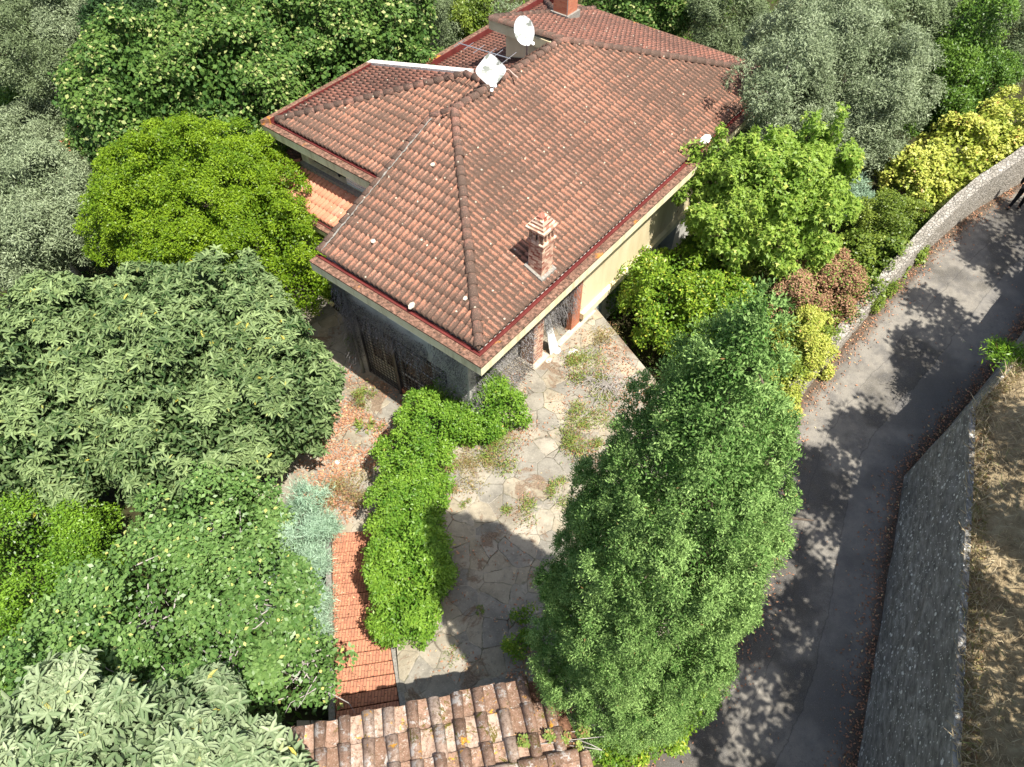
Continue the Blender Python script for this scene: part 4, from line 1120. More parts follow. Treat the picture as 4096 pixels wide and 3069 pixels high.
tree('privet_bush', 'dense fine-leaved green bush at the left edge below the loquat', 'bush', 'privet', [blob(60, 1230, .8, 150, squash=.8), blob(150, 1330, .8, 120, squash=.8), blob(20, 1420, .6, 110, squash=.8), blob(170, 1180, .4, 90), blob(40, 1540, .4, 90)], dict(ncl=900, clr=.28, per=46, L=.075, Wr=.5, seed=25), tr=.12)
tree('persimmon_tree', 'open glossy-leaved tree with bare grey twigs and yellow fruit beside the lower steps', 'tree', 'fig',
     [blob(450, 1160, 1.6, 145, squash=.7), blob(300, 1330, 2.0, 190, squash=.6), blob(540, 1310, 1.9, 160, squash=.6), blob(140, 1440, 1.9, 130, squash=.7), blob(430, 1460, 2.2, 190, squash=.5), blob(640, 1450, 1.3, 80, squash=.7), blob(690, 1430, .9, 60, squash=.5)],
     dict(ncl=1500, clr=.34, per=17, L=.11, Wr=.62, amp=.12, up=.9, fill=.25, lobe_r=.2, seed=26), bark='bark_grey', tr=.16)
pt = bpy.data.objects['persimmon_tree']
tw = MB()
for i in range(130):
    b = [blob(450, 1180, 1.9, 130), blob(300, 1330, 2.2, 180), blob(540, 1330, 2.1, 150), blob(430, 1450, 2.3, 170), blob(660, 1450, 1.3, 80)][i % 5]
    a_ = b[0] + rdir(1)[0] * b[1][0] * np.array([.75, .75, .4]) * rng.uniform(.3, 1); d_ = rdir(1)[0] * np.array([1, 1, .35])
    q = a_ + d_ * rng.uniform(.3, .8); tw.tube([a_, (a_ + q) / 2 + rdir(1)[0] * .06, q, q + (rdir(1)[0] + d_) * .15], [.016, .012, .008, .004], 5)
tw.build('twigs', M['twig'], pt)
g = NG('yellow_fruit'); g.done((.62, .56, .16), .45); M['fruit'] = g.m
frm = MB()
for i in range(30):
    b = [blob(450, 1170, 1.8, 130), blob(300, 1330, 2.2, 180), blob(540, 1330, 2.1, 150), blob(430, 1450, 2.3, 170), blob(640, 1440, 1.5, 80)][i % 5]
    d_ = rdir(1)[0]; d_[2] = abs(d_[2]); c_ = b[0] + d_ * b[1][0] * np.array([.98, .98, .68]); r_ = .035
    frm.tube([c_ + Z_ * r_ * math.cos(t) for t in (0.2, .9, 1.57, 2.2, 2.9)], [r_ * math.sin(t) for t in (0.2, .9, 1.57, 2.2, 2.9)], 7)
fo = frm.build('fruit', M['fruit'], pt); fo['kind'] = 'stuff'
spraytree('blue_cypress', 'pale glaucous blue-green conifer beside the top of the brick steps', 'bluecon', [blob(668, 1080, 1.7, 30, squash=1.6), blob(652, 1155, 1.2, 52, squash=1.1), blob(636, 1250, .7, 62, squash=1.1), blob(640, 1345, .2, 54)], 420, .34, 80, .14, .10, 27, tr=.07, fill=.1)
# hedge between steps and terrace: four clipped-out shrubs
HG = dict(per=40, L=.085, Wr=.46, amp=.10, clr=.2, lobe_n=8, lobe_r=.28)
tree('hedge_shrub', 'glossy green hedge shrub nearest the front corner of the villa', 'bush', 'hedge', [blob(1020, 870, .5, 80, squash=.9), blob(1085, 890, .2, 55), blob(985, 840, .7, 40)], dict(ncl=420, seed=30, **HG), gz=-.2, tr=.05, group='shrubs of the hedge along the steps')
tree('hedge_shrub', 'hedge shrub with a few straw-coloured dead sprigs, second from the villa corner', 'bush', 'hedge', [blob(935, 925, .6, 70), blob(890, 985, .5, 65), blob(900, 1020, .6, 60)], dict(ncl=360, seed=31, **HG), gz=-.2, tr=.05, group='shrubs of the hedge along the steps')
tree('hedge_shrub', 'hedge shrub beside the shaded upper steps, third from the villa corner', 'bush', 'hedge', [blob(880, 1095, .5, 70), blob(884, 1170, .6, 70)], dict(ncl=360, seed=32, **HG), gz=-.2, tr=.05, group='shrubs of the hedge along the steps')
tree('hedge_shrub', 'bulging last hedge shrub beside the lower steps, end nearest the tiled gate roof', 'bush', 'hedge', [blob(882, 1245, .7, 76), blob(878, 1320, .6, 66, squash=.9)], dict(ncl=380, seed=33, **HG), gz=-.2, tr=.05, group='shrubs of the hedge along the steps')
# the big conifer
CB = at(1312, 1510, 0.0)
cbl = []
for yy, hw, rz_ in ((1470, 175, .9), (1385, 228, 1.5), (1270, 238, 1.7), (1140, 240, 1.7), (1020, 205, 1.5), (910, 150, 1.5), (820, 84, 1.4), (762, 46, .8), (722, 24, .6)):
    z_ = rise(1312, 1510, 0, yy); c_ = CB + Z_ * z_; r_ = hw * depth(c_) / FD
    cbl.append((c_, (r_ * .93, r_ * .93, rz_)))
for px, py, hw, rz_ in ((1490, 850, 42, 1.0), (1548, 785, 32, 1.1), (1470, 930, 60, 1.0), (1685, 960, 24, .8), (1700, 1095, 22, .5)):
    cbl.append(blob(px, py, rise(1312, 1510, 0, py) - .5, hw, rz=rz_))
spraytree('conifer_tree', 'tall full green conifer with feathery sprays between the terrace and the road', 'conifer', cbl,
    7000, .14, 100, .043, .36, 35, tr=.2, fill=.08, amp=.05, gz=-.4, lowcut=-.75, base=CB, lobe_n=7, lobe_r=.11, lobe_z=2.2)
# sweetgum
tree('sweetgum_tree', 'bright fresh green sweetgum in front of the right wall of the villa', 'tree', 'gum',
     [blob(1630, 420, 3.4, 105), blob(1560, 400, 3.2, 75), blob(1740, 390, 3.6, 85), blob(1560, 480, 2.6, 80), blob(1690, 490, 2.6, 95), blob(1780, 430, 3., 60),
      blob(1548, 320, 4.6, 17, squash=4.), blob(1588, 335, 4.6, 14, squash=4.), blob(1620, 320, 4.8, 15, squash=4.), blob(1655, 320, 4.9, 15, squash=4.), blob(1742, 300, 4.9, 22, squash=3.4), blob(1800, 290, 4.9, 17, squash=4.), blob(1825, 340, 4.2, 18, squash=3.), blob(1495, 350, 4.0, 18, squash=3.), blob(1470, 410, 3.2, 20, squash=2.)],
     dict(ncl=1700, clr=.22, per=18, L=.135, Wr=.75, kind='maple', amp=.15, droop=.3, lobe_n=12, lobe_r=.2, lobe_z=1.6, seed=36), tr=.16)
tree('laurel_bush', 'leafy laurel bush with yellow-green tips right of the terrace, below the sweetgum', 'bush', 'laurel',
     [blob(1440, 650, .6, 85), blob(1530, 660, .6, 85), blob(1400, 590, .4, 50), blob(1500, 740, .3, 80), blob(1590, 700, .3, 60), blob(1480, 580, .8, 60)], dict(ncl=700, clr=.28, per=30, L=.11, Wr=.5, seed=37), tr=.1)
tree('dark_shrub', 'dark sprawling shrub against the right wall between the ledge and the laurel bush', 'bush', 'bay', [blob(1350, 600, -.3, 38), blob(1330, 650, -.9, 30), blob(1530, 560, 0, 60)], dict(ncl=180, clr=.3, per=30, L=.11, Wr=.45, seed=38), tr=.05)
tree('bay_tree', 'upright mid green bay tree behind the golden bushes at the upper right', 'tree', 'bay', [blob(2095, 90, 3.9, 50, squash=1.9), blob(2060, 190, 2.4, 70, squash=1.4), blob(2120, 170, 2.4, 48, squash=1.4), blob(1990, 250, 1.4, 50), blob(2050, 260, 1.2, 60)], dict(ncl=850, clr=.3, per=40, L=.12, Wr=.38, seed=39), tr=.13)
YB = dict(clr=.24, per=28, L=.12, Wr=.72, up=1.0, lobe_n=7, lobe_r=.22, amp=.16)
tree('golden_bush', 'golden-leaved bush on the stone wall at the right edge above the walking person', 'bush', 'yellow', [blob(2190, 265, 2.1, 62, squash=.9), blob(2135, 290, 2.0, 55, squash=.9), blob(2215, 330, 1.7, 45), blob(2160, 340, 1.5, 45)], dict(ncl=330, seed=40, **YB), tr=.06, gz=0, group='golden bushes on the stone wall')
tree('golden_bush', 'middle golden-leaved bush spilling over the stone wall', 'bush', 'yellow', [blob(2060, 320, 1.8, 60, squash=.9), blob(2095, 370, 1.5, 52, squash=.8), blob(2030, 390, 1.3, 52), blob(2075, 420, 1.0, 36)], dict(ncl=330, seed=41, **YB), tr=.06, gz=0, group='golden bushes on the stone wall')
tree('golden_bush', 'leftmost golden-leaved bush, reaching over the dry twigs behind the stone wall', 'bush', 'yellow', [blob(1975, 375, 1.3, 50, squash=.9), blob(1925, 375, 1.1, 34, squash=.8), blob(2005, 425, 1.0, 42), blob(2040, 460, .7, 26)], dict(ncl=250, seed=42, **YB), tr=.06, gz=0, group='golden bushes on the stone wall')
tree('roadside_bush', 'rounded olive-green bush behind the curve of the stone wall', 'bush', 'dkhedge', [blob(1905, 480, .8, 62), blob(1955, 500, .7, 46), blob(1915, 535, .7, 58)], dict(ncl=420, clr=.24, per=44, L=.075, Wr=.5, seed=43), tr=.06, gz=-.8)
tree('blue_cypress', 'small bluish conifer tip behind the sweetgum, left of the rounded roadside bush', 'tree', 'bluecon', [blob(1850, 415, 1.2, 26, squash=1.6), blob(1845, 460, .7, 36)], dict(ncl=110, clr=.25, per=46, L=.12, Wr=.12, mode='spray', seed=44), tr=.05)
tree('withered_hedge', 'brown withered hedge along the road between the ivy and the sweetgum', 'bush', 'dead', [blob(1745, 640, 1.1, 58), blob(1805, 625, 1.0, 55), blob(1845, 650, .7, 44), blob(1705, 655, .9, 40), blob(1800, 575, 1.2, 42), blob(1800, 680, .6, 42)], dict(ncl=420, clr=.24, per=40, L=.075, Wr=.5, seed=45), tr=.06, gz=-.8)
tree('withered_shrub', 'small reddish-brown dead shrub hanging over the bend of the stone wall', 'bush', 'dead', [blob(1990, 455, .4, 28), blob(1955, 425, .6, 22)], dict(ncl=60, clr=.2, per=34, L=.09, Wr=.4, seed=46), tr=.03, gz=-.5)
tree('ivy_hedge', 'green ivy-covered hedge along the low wall, right of the withered hedge', 'bush', 'dkhedge', [blob(1890, 575, .8, 50), blob(1880, 620, .7, 40), blob(1940, 560, .6, 38), blob(1845, 530, .9, 40)], dict(ncl=330, clr=.22, per=34, L=.10, Wr=.7, up=1., seed=47), tr=.05, gz=-.6)
tree('ivy_hedge', 'yellow-green hedge by the road, between the withered hedge and the top of the tall conifer', 'bush', 'yellow', [blob(1720, 730, .8, 55), blob(1740, 775, .6, 42), blob(1705, 815, .5, 45), blob(1695, 870, .4, 36), blob(1755, 725, .7, 38)], dict(ncl=420, clr=.2, per=40, L=.075, Wr=.55, seed=48), tr=.05, gz=-.6)
hb = [blob(px, py, z_, r_) for px, py, z_, r_ in ((1668, 880, .3, 34), (1690, 800, .5, 36), (1740, 745, .6, 34), (1780, 720, .6, 32), (1830, 680, .7, 34), (1860, 645, .8, 34), (1905, 600, .8, 32), (1950, 545, .8, 30), (1990, 500, .8, 30), (1700, 700, .3, 40), (1830, 590, .6, 36), (1950, 450, .6, 30), (1660, 620, .2, 46), (1620, 590, .2, 50))]
tree('tangled_hedge', 'tangled low green hedge filling the strip behind the stone wall between the other bushes', 'hedge', 'dkhedge', hb, dict(ncl=520, clr=.24, per=38, L=.085, Wr=.5, seed=70, lobe_n=6), tr=.04, gz=-.6)
tree('citrus_shrub', 'light green leafy shrub at the foot of the tall conifer next to the gate roof', 'bush', 'laurel', [blob(1400, 1570, .7, 70, squash=.6), blob(1470, 1535, .8, 55, squash=.6), blob(1530, 1510, .8, 30, squash=.6), blob(1345, 1620, .9, 38)], dict(ncl=230, clr=.22, per=34, L=.085, Wr=.5, seed=49), tr=.04, gz=-.4)
tree('citrus_shrub', 'small light green sprig between the paving and the foot of the tall conifer', 'bush', 'laurel', [blob(1120, 1390, .3, 26), blob(1130, 1330, .3, 20)], dict(ncl=34, clr=.16, per=26, L=.075, Wr=.5, seed=50), tr=.02, gz=0)
# far garden at the top
tree('round_shrub', 'dark green rounded shrub beyond the villa at the top edge', 'bush', 'dkhedge', [blob(1022, 30, 0, 32), blob(1010, 60, -.6, 30)], dict(ncl=160, clr=.35, per=44, L=.12, Wr=.5, seed=51), tr=.06, group='rounded shrubs beyond the villa')
tree('round_shrub', 'smaller rounded shrub left of the dark one beyond the villa', 'bush', 'dkhedge', [blob(968, 24, -.4, 30), blob(985, 45, -.6, 22)], dict(ncl=120, clr=.35, per=44, L=.12, Wr=.5, seed=52), tr=.06, group='rounded shrubs beyond the villa')
tree('lavender_shrub', 'grey-green wispy shrub beside the red gutter at the top edge', 'bush', 'olive', [blob(1085, 35, -.6, 30), blob(1060, 75, -1., 25), blob(970, 85, -1., 35)], dict(ncl=140, clr=.35, per=40, L=.14, Wr=.2, seed=53), tr=.04)
tree('broadleaf_tree', 'dark green broadleaf tree beyond the rear chimney at the top edge', 'tree', 'linden', [blob(1390, 5, 2.4, 80), blob(1310, -10, 2.5, 60), blob(1440, 50, 1., 40)], dict(ncl=330, clr=.45, per=34, L=.16, Wr=.6, seed=54), tr=.12)
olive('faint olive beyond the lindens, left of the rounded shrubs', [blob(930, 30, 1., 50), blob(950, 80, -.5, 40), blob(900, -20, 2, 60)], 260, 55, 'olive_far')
for i, (px, py, r_) in enumerate(((1180, -40, 80), (1050, -50, 60), (1600, -60, 90), (1730, -50, 90), (1850, -60, 90), (560, -60, 80), (700, -70, 90), (60, -60, 90), (200, -90, 90))):
    pass
# off-frame trees on the bank: they shade the road
for i, (x_, y_, z_, r_, nn) in enumerate(((10.6, 1.6, 8.2, 2.4, 420), (13.6, 6.6, 8.4, 2.6, 430), (8.2, -3.2, 7.6, 2.5, 380), (17.6, 11.2, 8.6, 2.5, 330), (21.5, 16, 8.6, 2.6, 300), (14, -1, 9.6, 2.6, 300))):
    bl = [(np.array([x_, y_, z_]), (r_, r_, r_ * .8)), (np.array([x_ + 1.6, y_ - 1.5, z_ - .8]), (r_ * .8, r_ * .8, r_ * .7))]
    lab = ['oak shading the lower road from beyond the frame', 'oak shading the middle road from beyond the frame', 'oak behind the viewer shading the near road', 'oak shading the upper road from beyond the frame', 'oak beside the far bend of the road', 'tallest oak on the bank beyond the frame'][i]
    tree('oak_tree', lab, 'tree', 'bay', bl, dict(ncl=int(nn * 1.3), clr=.45, per=28, L=.18, Wr=.6, seed=60 + i, amp=.25, fill=.1), gz=3.0, tr=.18, base=np.array([x_ + 1.2, y_ - .8, 2.6]))
# ================================================================= old tiled gate roof at the bottom
GR = 3.0
gA = at(572, 1592, GR); gB = at(1135, 1470, GR); ge = unit((gB - gA) * np.array([1, 1, 0])); gn = np.array([ge[1], -ge[0], 0])   # gn runs towards the camera
gL = np.linalg.norm(at(1150, 1467, GR) - gA)
gate = thing('gate_roof', 'old lichen-covered tiled gate canopy at the bottom edge beside the steps', 'roof', tuple(at(850, 1640, 0)))
def coppi(name, o, a_dir, b_dir, length, rows, z0, slope, spacing=.42, rowlen=.52, cut=None):
    V = []; F = []; rn = []; sg = 8; n = int(length / spacing) + 1
    for i in range(-2, n):
        for kind in (0, 1):
            for r in range(rows):
                if cut and cut(i, r): continue
                a = (i + .5 * kind) * spacing + random.uniform(-.02, .02); rv = random.random(); b0 = r * rowlen - .03 + random.uniform(-.03, .03); b1 = b0 + rowlen + .07
                rot = random.uniform(-.04, .04); base = len(V)
                r0, r1 = ((.118, .095) if kind else (.150, .175))
                for b, rr, lift in ((b0, r0, .035), (b1, r1, .0), (b0, r0 * .82, .03)):
                    if kind: rr_ = rr
                    for k in range(sg + 1):
                        t = math.pi * k / sg
                        x = math.cos(t) * rr + rot * (b - b0); z = math.sin(t) * rr * (.95 if kind else -.40)
                        zz = z0 + slope * b + z + lift + (.075 if kind else .10)
                        p = o + a_dir * (a + x) + b_dir * b; V.append((p[0], p[1], zz)); rn.append(rv)
                m = sg + 1
                for k in range(sg):
                    F.append((base + k, base + k + 1, base + m + k + 1, base + m + k)); F.append((base + k, base + 2 * m + k, base + 2 * m + k + 1, base + k + 1))
    return mk(name, V, np.array(F), M['coppo'], gate, attrs={'rnd': rn})
far0 = gA * np.array([1, 1, 0])
coppi('roof_tiles', far0, ge, gn, gL, 3, GR, .22, cut=lambda i, r: i * .42 > gL - .25 + r * .3)
rid = far0 + gn * 1.52
coppi('roof_tiles', rid + gn * 1.6, ge, -gn, gL + .6, 3, GR - .02, .22)
caps('ridge_tiles', np.array([*(rid - ge * .6)[:2], GR + .46]), np.array([*(rid + ge * (gL + .45))[:2], GR + .46]), .12, 'coppo', .5, gate)
MB().fbox((far0[0], far0[1], 0), ge, gn, Z_, -.5, gL + .35, .05, 1.5, GR - .14, GR + .0).build('roof_slab', M['mortar'], gate)
mb = MB()
mb.v = []; 
mb.hexa([np.array([*(far0 + ge * x_ + gn * y_)[:2], z_]) for z_ in (GR - .02,) for x_, y_ in ((-.5, .06), (gL + .3, .06), (gL + .6, 1.52), (-.5, 1.52))] + [np.array([*(far0 + ge * x_ + gn * y_)[:2], z_]) for x_, y_, z_ in ((-.5, .06, GR + .03), (gL + .3, .06, GR + .03), (gL + .6, 1.52, GR + .34), (-.5, 1.52, GR + .34))])
mb.build('mortar_bed', M['litter_soil'], gate)
for x0_, x1_ in ((-.1, .45), (gL - .5, gL + .1)):
    MB().fbox((far0[0], far0[1], 0), ge, gn, Z_, x0_, x1_, .35, 1.2, -1.0, GR - .14).build('gate_pier', M['rubble'], gate)
# creeping plant over the right end of the gate roof
crp = [(at(px, py, GR + .35), .0) for px, py in [(1180, 1600), (1210, 1585), (1240, 1580), (1265, 1570), (1290, 1565), (1310, 1590), (1140, 1610), (1255, 1600), (1300, 1620), (1230, 1610)]]
t_ = thing('creeping_plant', 'pale creeping plant trailing over the right end of the tiled gate roof', 'plant', tuple(crp[3][0]))
crown('leaves', M['weed'], t_, [(c, (.17, .12, .06)) for c, _ in crp], 60, .1, 14, .05, Wr=.8, up=1.5, fill=.0, lowcut=0)
mb = MB()
for a_, b_ in zip(crp[:-1], crp[1:]): mb.tube([a_[0], (a_[0] + b_[0]) / 2 + Z_ * .05, b_[0]], .008, 5)
mb.build('stems', M['twig'], t_)

# ================================================================= dead creeper on the villa corner
def curtain(name, label, quads, nleaf, ntwig, mat='creeper', L=.05, thick=.16, dens=None):
    """quads: list of (p00,p10,p11,p01) wall patches; leaves and twigs hang within 'thick' metres of them"""
    q0 = quads[0][0]; root = thing(name, label, 'creeper', tuple(q0))
    ar = np.array([np.linalg.norm(np.cross(np.array(q[1]) - q[0], np.array(q[3]) - q[0])) for q in quads]); ar /= ar.sum()
    def samp(n):
        k = rng.choice(len(quads), n, p=ar); s, t = rng.uniform(0, 1, (2, n, 1)); Q = np.array([[np.array(p, float) for p in q] for q in quads])[k]
        P = (Q[:, 0] * (1 - s) + Q[:, 1] * s) * (1 - t) + (Q[:, 3] * (1 - s) + Q[:, 2] * s) * t
        N = unit(np.cross(Q[:, 1] - Q[:, 0], Q[:, 3] - Q[:, 0])); c = np.array([0, 0, CAMZ]) - P
        N *= np.sign((N * c).sum(1, keepdims=True)); return P, N
    P, N = samp(nleaf); b = np.abs(np.sin(P[:, 0] * 3.1 + P[:, 2] * 2) + np.sin(P[:, 1] * 4.3)) / 2
    P = P + N * (rng.uniform(0, 1, (nleaf, 1)) * thick * (.4 + b[:, None]))
    v, f, a, c = leaf_mesh(P, rdir(nleaf) + np.array([0, 0, -.5]), N + rdir(nleaf) * .7, L * rng.uniform(.5, 1.3, nleaf), .6, 'diamond', rng.uniform(0, 1, nleaf), b)
    mk('dead_leaves', v, f, M[mat], root, attrs={'rnd': a, 'cl': c})
    P, N = samp(ntwig); P = P + N * (rng.uniform(0.2, 1.1, (ntwig, 1)) * thick)
    D = unit(rdir(ntwig) * np.array([.7, .7, .4]) + np.array([0, 0, -1.]))
    v, f, a, c = leaf_mesh(P, D, N + rdir(ntwig) * .3, rng.uniform(.12, .5, ntwig), .03, 'diamond', rng.uniform(0, 1, ntwig), np.ones(ntwig) * .4)
    mk('stems', v, f, M[mat], root, attrs={'rnd': a, 'cl': c})
curtain('dead_creeper', 'grey leafless creeper hanging over the loggia corner between the brick pillar and the hedge',
        [(HP(.75, -1.25, -5), HP(4.3, -1.25, -5), HP(4.3, -1.25, -.4), HP(.75, -1.25, -.4)), (HP(.7, -2.7, -6), HP(.7, -1.25, -6), HP(.7, -1.25, -.4), HP(.7, -2.7, -.4))], 11000, 2600)
curtain('dead_creeper', 'grey leafless creeper hanging between the brick pillar and the red brick quoin',
        [(HP(5.0, -1.3, -3.6), HP(6.9, -1.25, -3.9), HP(7.1, -1.2, -.4), HP(4.9, -1.3, -.4)), (HP(4.3, -1.2, -2.4), HP(5.0, -1.2, -2.4), HP(5.0, -1.2, -.4), HP(4.3, -1.2, -.4))], 4200, 1800)
curtain('dead_creeper', 'dark grey creeper over the left corner of the front wall beside the downpipe',
        [(HP(.7, -7.3, -5.6), HP(.7, -6.7, -5.0), HP(.7, -6.7, -.4), HP(.7, -7.3, -.4)), (HP(.75, -6.9, -3.0), HP(.75, -3.2, -3.0), HP(.75, -3.0, -1.9), HP(.75, -6.9, -1.8)), (HP(1.2, -7.4, -5.8), HP(.7, -7.3, -5.8), HP(.7, -7.3, -.4), HP(2.6, -7.4, -.4))], 5200, 3200, thick=.25)
# leaning board and white slabs by the pillar
bb = HP(5.25, -1.1, -5.0)
tag(MB().hexa([bb, bb + Ud * .42, bb + Ud * .42 + Wd * .03, bb + Wd * .03, bb - Wd * .32 + Ud * .02 + Z_ * 1.45, bb - Wd * .32 + Ud * .2 + Z_ * 1.55, bb - Wd * .29 + Ud * .2 + Z_ * 1.55, bb - Wd * .29 + Ud * .02 + Z_ * 1.45]).build('leaning_board', M['shutter'], origin=tuple(bb)), 'narrow white board leaning against the brick pillar', 'board')
slabthing('stone_slab', 'square white slab lying on the paving near the leaning board', 'slab', at(1240, 763, .02), unit(Ud + .1 * Wd), Wd, .22, .20, .04, M['white'])
slabthing('stone_slab', 'small white fragment at the foot of the leaning board', 'slab', at(1204, 757, .02), Ud, Wd, .17, .1, .05, M['white'])
slabthing('stone_slab', 'small white plate lying among the fallen leaves on the left path', 'slab', at(729, 998, PZ + .03), X_, Y_, .07, .09, .015, M['shutter'])
slabthing('stone_slab', 'loose reddish brick beside the foot of the brick pillar', 'slab', at(1133, 776, .02), Ud, Wd, .2, .07, .07, M['brick_red'])
slabthing('stone_slab', 'cream stone on the paving in front of the brick pillar', 'slab', at(1185, 778, .02), Ud, Wd, .14, .1, .05, M['stone_pale'])

# ================================================================= fallen leaves, weeds, dry grass
def scatter(name, label, cat, mat, pts, L, Wr, kind='diamond', lift=.012, flat=.5, stuff=True, parent=None):
    P = np.asarray(pts, float); n = len(P); P = P + np.array([0, 0, 1.]) * rng.uniform(0, lift, (n, 1))
    N = unit(rdir(n) * flat + np.array([0, 0, 1.])); D = np.cross(N, rdir(n))
    v, f, a, c = leaf_mesh(P, D, N, L * rng.uniform(.5, 1.3, n), Wr, kind, rng.uniform(0, 1, n), rng.uniform(0, 1, n))
    o = mk(name, v, f, mat, parent, attrs={'rnd': a, 'cl': c})
    if stuff: tag(o, label, cat, kind='stuff')
    return o
def inpoly(pts, poly):
    x, y = pts[:, 0], pts[:, 1]; ins = np.zeros(len(x), bool); j = len(poly) - 1
    for i in range(len(poly)):
        xi, yi = poly[i]; xj, yj = poly[j]
        ins ^= ((yi > y) != (yj > y)) & (x < (xj - xi) * (y - yi) / (yj - yi + 1e-12) + xi); j = i
    return ins
def polypts(pxs, z, n, patch=0.0, f=2.0):
    out = []; px = np.array(pxs, float)
    while sum(len(o) for o in out) < n:
        q = rng.uniform(px.min(0), px.max(0), (n * 4, 2)); q = q[inpoly(q, pxs)]
        r = np.array([at(a, b, z) for a, b in q[:n * 2]])
        if patch > 0:
            s = np.sin(r[:, 0] * f * 1.7 + 1) + np.sin(r[:, 1] * f * 2.1 + r[:, 0] * f) + np.sin((r[:, 0] - r[:, 1]) * f * 1.3)
            r = r[(s + rng.normal(size=len(s)) * .8) > patch * 2 - 1]
        out.append(r)
    return np.concatenate(out)[:n]
scatter('fallen_leaves', 'orange-brown fallen leaves covering the left path before the steps', 'fallen leaves', M['litter'], np.vstack([
    polypts([(690, 1130), (688, 950), (735, 860), (830, 900), (850, 960), (810, 1010), (780, 1060), (760, 1140)], PZ + .03, 2600, .3),
    polypts([(700, 930), (760, 760), (880, 850), (900, 900), (850, 960)], PZ + .02, 500, .7),
    polypts([(640, 1000), (690, 900), (700, 1100), (640, 1120)], PZ + .02, 400)]), .13, .42, 'lance')
pts = []
for i in range(NS):
    t0 = (i + .15) / NS; t1 = (i + .95) / NS; z0 = lerp(PZ + .02, .02, i / (NS - 1)) + .012
    m = int(lerp(75, 28, i / NS)); s = rng.beta(.7, 1.6, (m, 1)); t = rng.uniform(t0, t1, (m, 1))
    p = (a0 + (b0 - a0) * t) * (1 - s) + (a1 + (b1 - a1) * t) * s; p[:, 2] = z0; pts.append(p)
scatter('fallen_leaves', 'curled brown leaves strewn over the brick steps', 'fallen leaves', M['litter'], np.vstack(pts), .10, .4, 'lance', .03, .9)
scatter('fallen_leaves', 'sparse brown litter scattered over the flagstone terrace', 'fallen leaves', M['litter'], np.vstack([
    polypts([(1110, 700), (1280, 680), (1420, 860), (1480, 1000), (1200, 1000), (1000, 1000)], .01, 1300, .75),
    polypts([(950, 1050), (1200, 1000), (1200, 1450), (880, 1480), (860, 1400), (950, 1380)], .01, 420, .7),
    polypts([(1110, 1400), (1180, 1380), (1250, 1560), (1090, 1470)], .01, 500),
    polypts([(1290, 700), (1350, 760), (1430, 870), (1300, 900), (1300, 820)], .01, 700)]), .075, .5, 'diamond', .03, .8)
# along both edges of the road
pts = []
for E, sgn, n, wdt in ((La, 1, 6500, .85), (Ra, -1, 8500, .75)):
    k = rng.integers(0, NR - 1, n); t = rng.uniform(0, 1, (n, 1)); p = E[k] * (1 - t) + E[k + 1] * t
    p = p[(p[:, 1] < 30) & (p[:, 1] > 2)]; off = np.abs(rng.normal(size=len(p))) * wdt * .5
    p[:, 0] += sgn * off; p[:, 2] = [road_z(y) + .01 for y in p[:, 1]]; pts.append(p)
P = np.vstack(pts); scatter('fallen_leaves', 'rust-coloured leaves gathered along both edges of the road', 'fallen leaves', M['litter'], P, .075, .5, 'diamond', .03, .8)
n = 200; k = rng.integers(0, NR, n); t = rng.uniform(0, 1, n)[:, None]; P = La[k] * (1 - t) + Ra[k] * t; P[:, 2] = [road_z(y) + .008 for y in P[:, 1]]
scatter('fallen_leaves', 'few single pale leaves on the asphalt', 'fallen leaves', M['litter'], P, .07, .5, 'diamond', .02, .6)

def weed(label, px, py, z, rpx, n, L, mat='weed', h=.25, name='weed_clump', group='weeds growing between the flagstones', upw=1.0):
    rpx *= 1.3; n = int(n * 1.7)
    c = at(px, py, z); r = rpx * depth(c) / FD; root = thing(name, label, 'weed', tuple(c), group)
    m = n; ns_ = 6; sub = rng.normal(size=(ns_, 2)) * r * .5; kk = rng.integers(0, ns_, m); o2 = sub[kk] + rng.normal(size=(m, 2)) * r * rng.uniform(.12, .34, (ns_, 1))[kk]; q = np.minimum(np.linalg.norm(o2, axis=1), r); a = np.arctan2(o2[:, 1], o2[:, 0]); hh = h * rng.uniform(.1, 1, m) * (1.1 - q / r * .7)
    P = c + np.stack([o2[:, 0], o2[:, 1], hh], 1); D = unit(rdir(m) + np.stack([np.cos(a) * .5, np.sin(a) * .5, np.full(m, .5 * upw)], 1))
    v, f, a_, c_ = leaf_mesh(P, D, unit(rdir(m) * .7 + Z_), L * rng.uniform(.5, 1.4, m), .22, 'diamond', rng.uniform(0, 1, m), rng.uniform(0, 1, m))
    mk('leaves', v, f, M[mat], root, attrs={'rnd': a_, 'cl': c_})
    ns = max(10, n // 22); a = rng.uniform(0, 6.28, ns); q = np.sqrt(rng.uniform(0, 1, ns)) * r * .7
    P = c + np.stack([np.cos(a) * q, np.sin(a) * q * .8, np.zeros(ns)], 1); D = unit(np.stack([np.cos(a) * .5, np.sin(a) * .5, np.ones(ns)], 1) + rdir(ns) * .4)
    v, f, a_, c_ = leaf_mesh(P, D, rdir(ns), h * rng.uniform(.7, 1.4, ns), .03, 'diamond', rng.uniform(.8, 1, ns), rng.uniform(0, 1, ns))
    mk('stems', v, f, M['weed_dry'], root, attrs={'rnd': a_, 'cl': c_})
weed('largest pale green weed patch on the terrace beside the dry twig pile', 1255, 805, 0, 52, 1500, .09, h=.3)
weed('wispy weed patch left of the pointed top of the conifer shadow, against the hedge corner', 1090, 965, 0, 48, 1100, .09, h=.3)
weed('dry reddish weed strip at the edge of the conifer shadow beside the hedge', 985, 1035, 0, 42, 800, .08, 'weed_dry', .18)
weed('low yellowish weeds between the hedge corner and the pale flagstones', 1030, 985, 0, 36, 600, .08, 'weed_dry', .2)
weed('tall thin weeds against the left flank of the tall conifer', 1255, 905, 0, 34, 700, .09, h=.35)
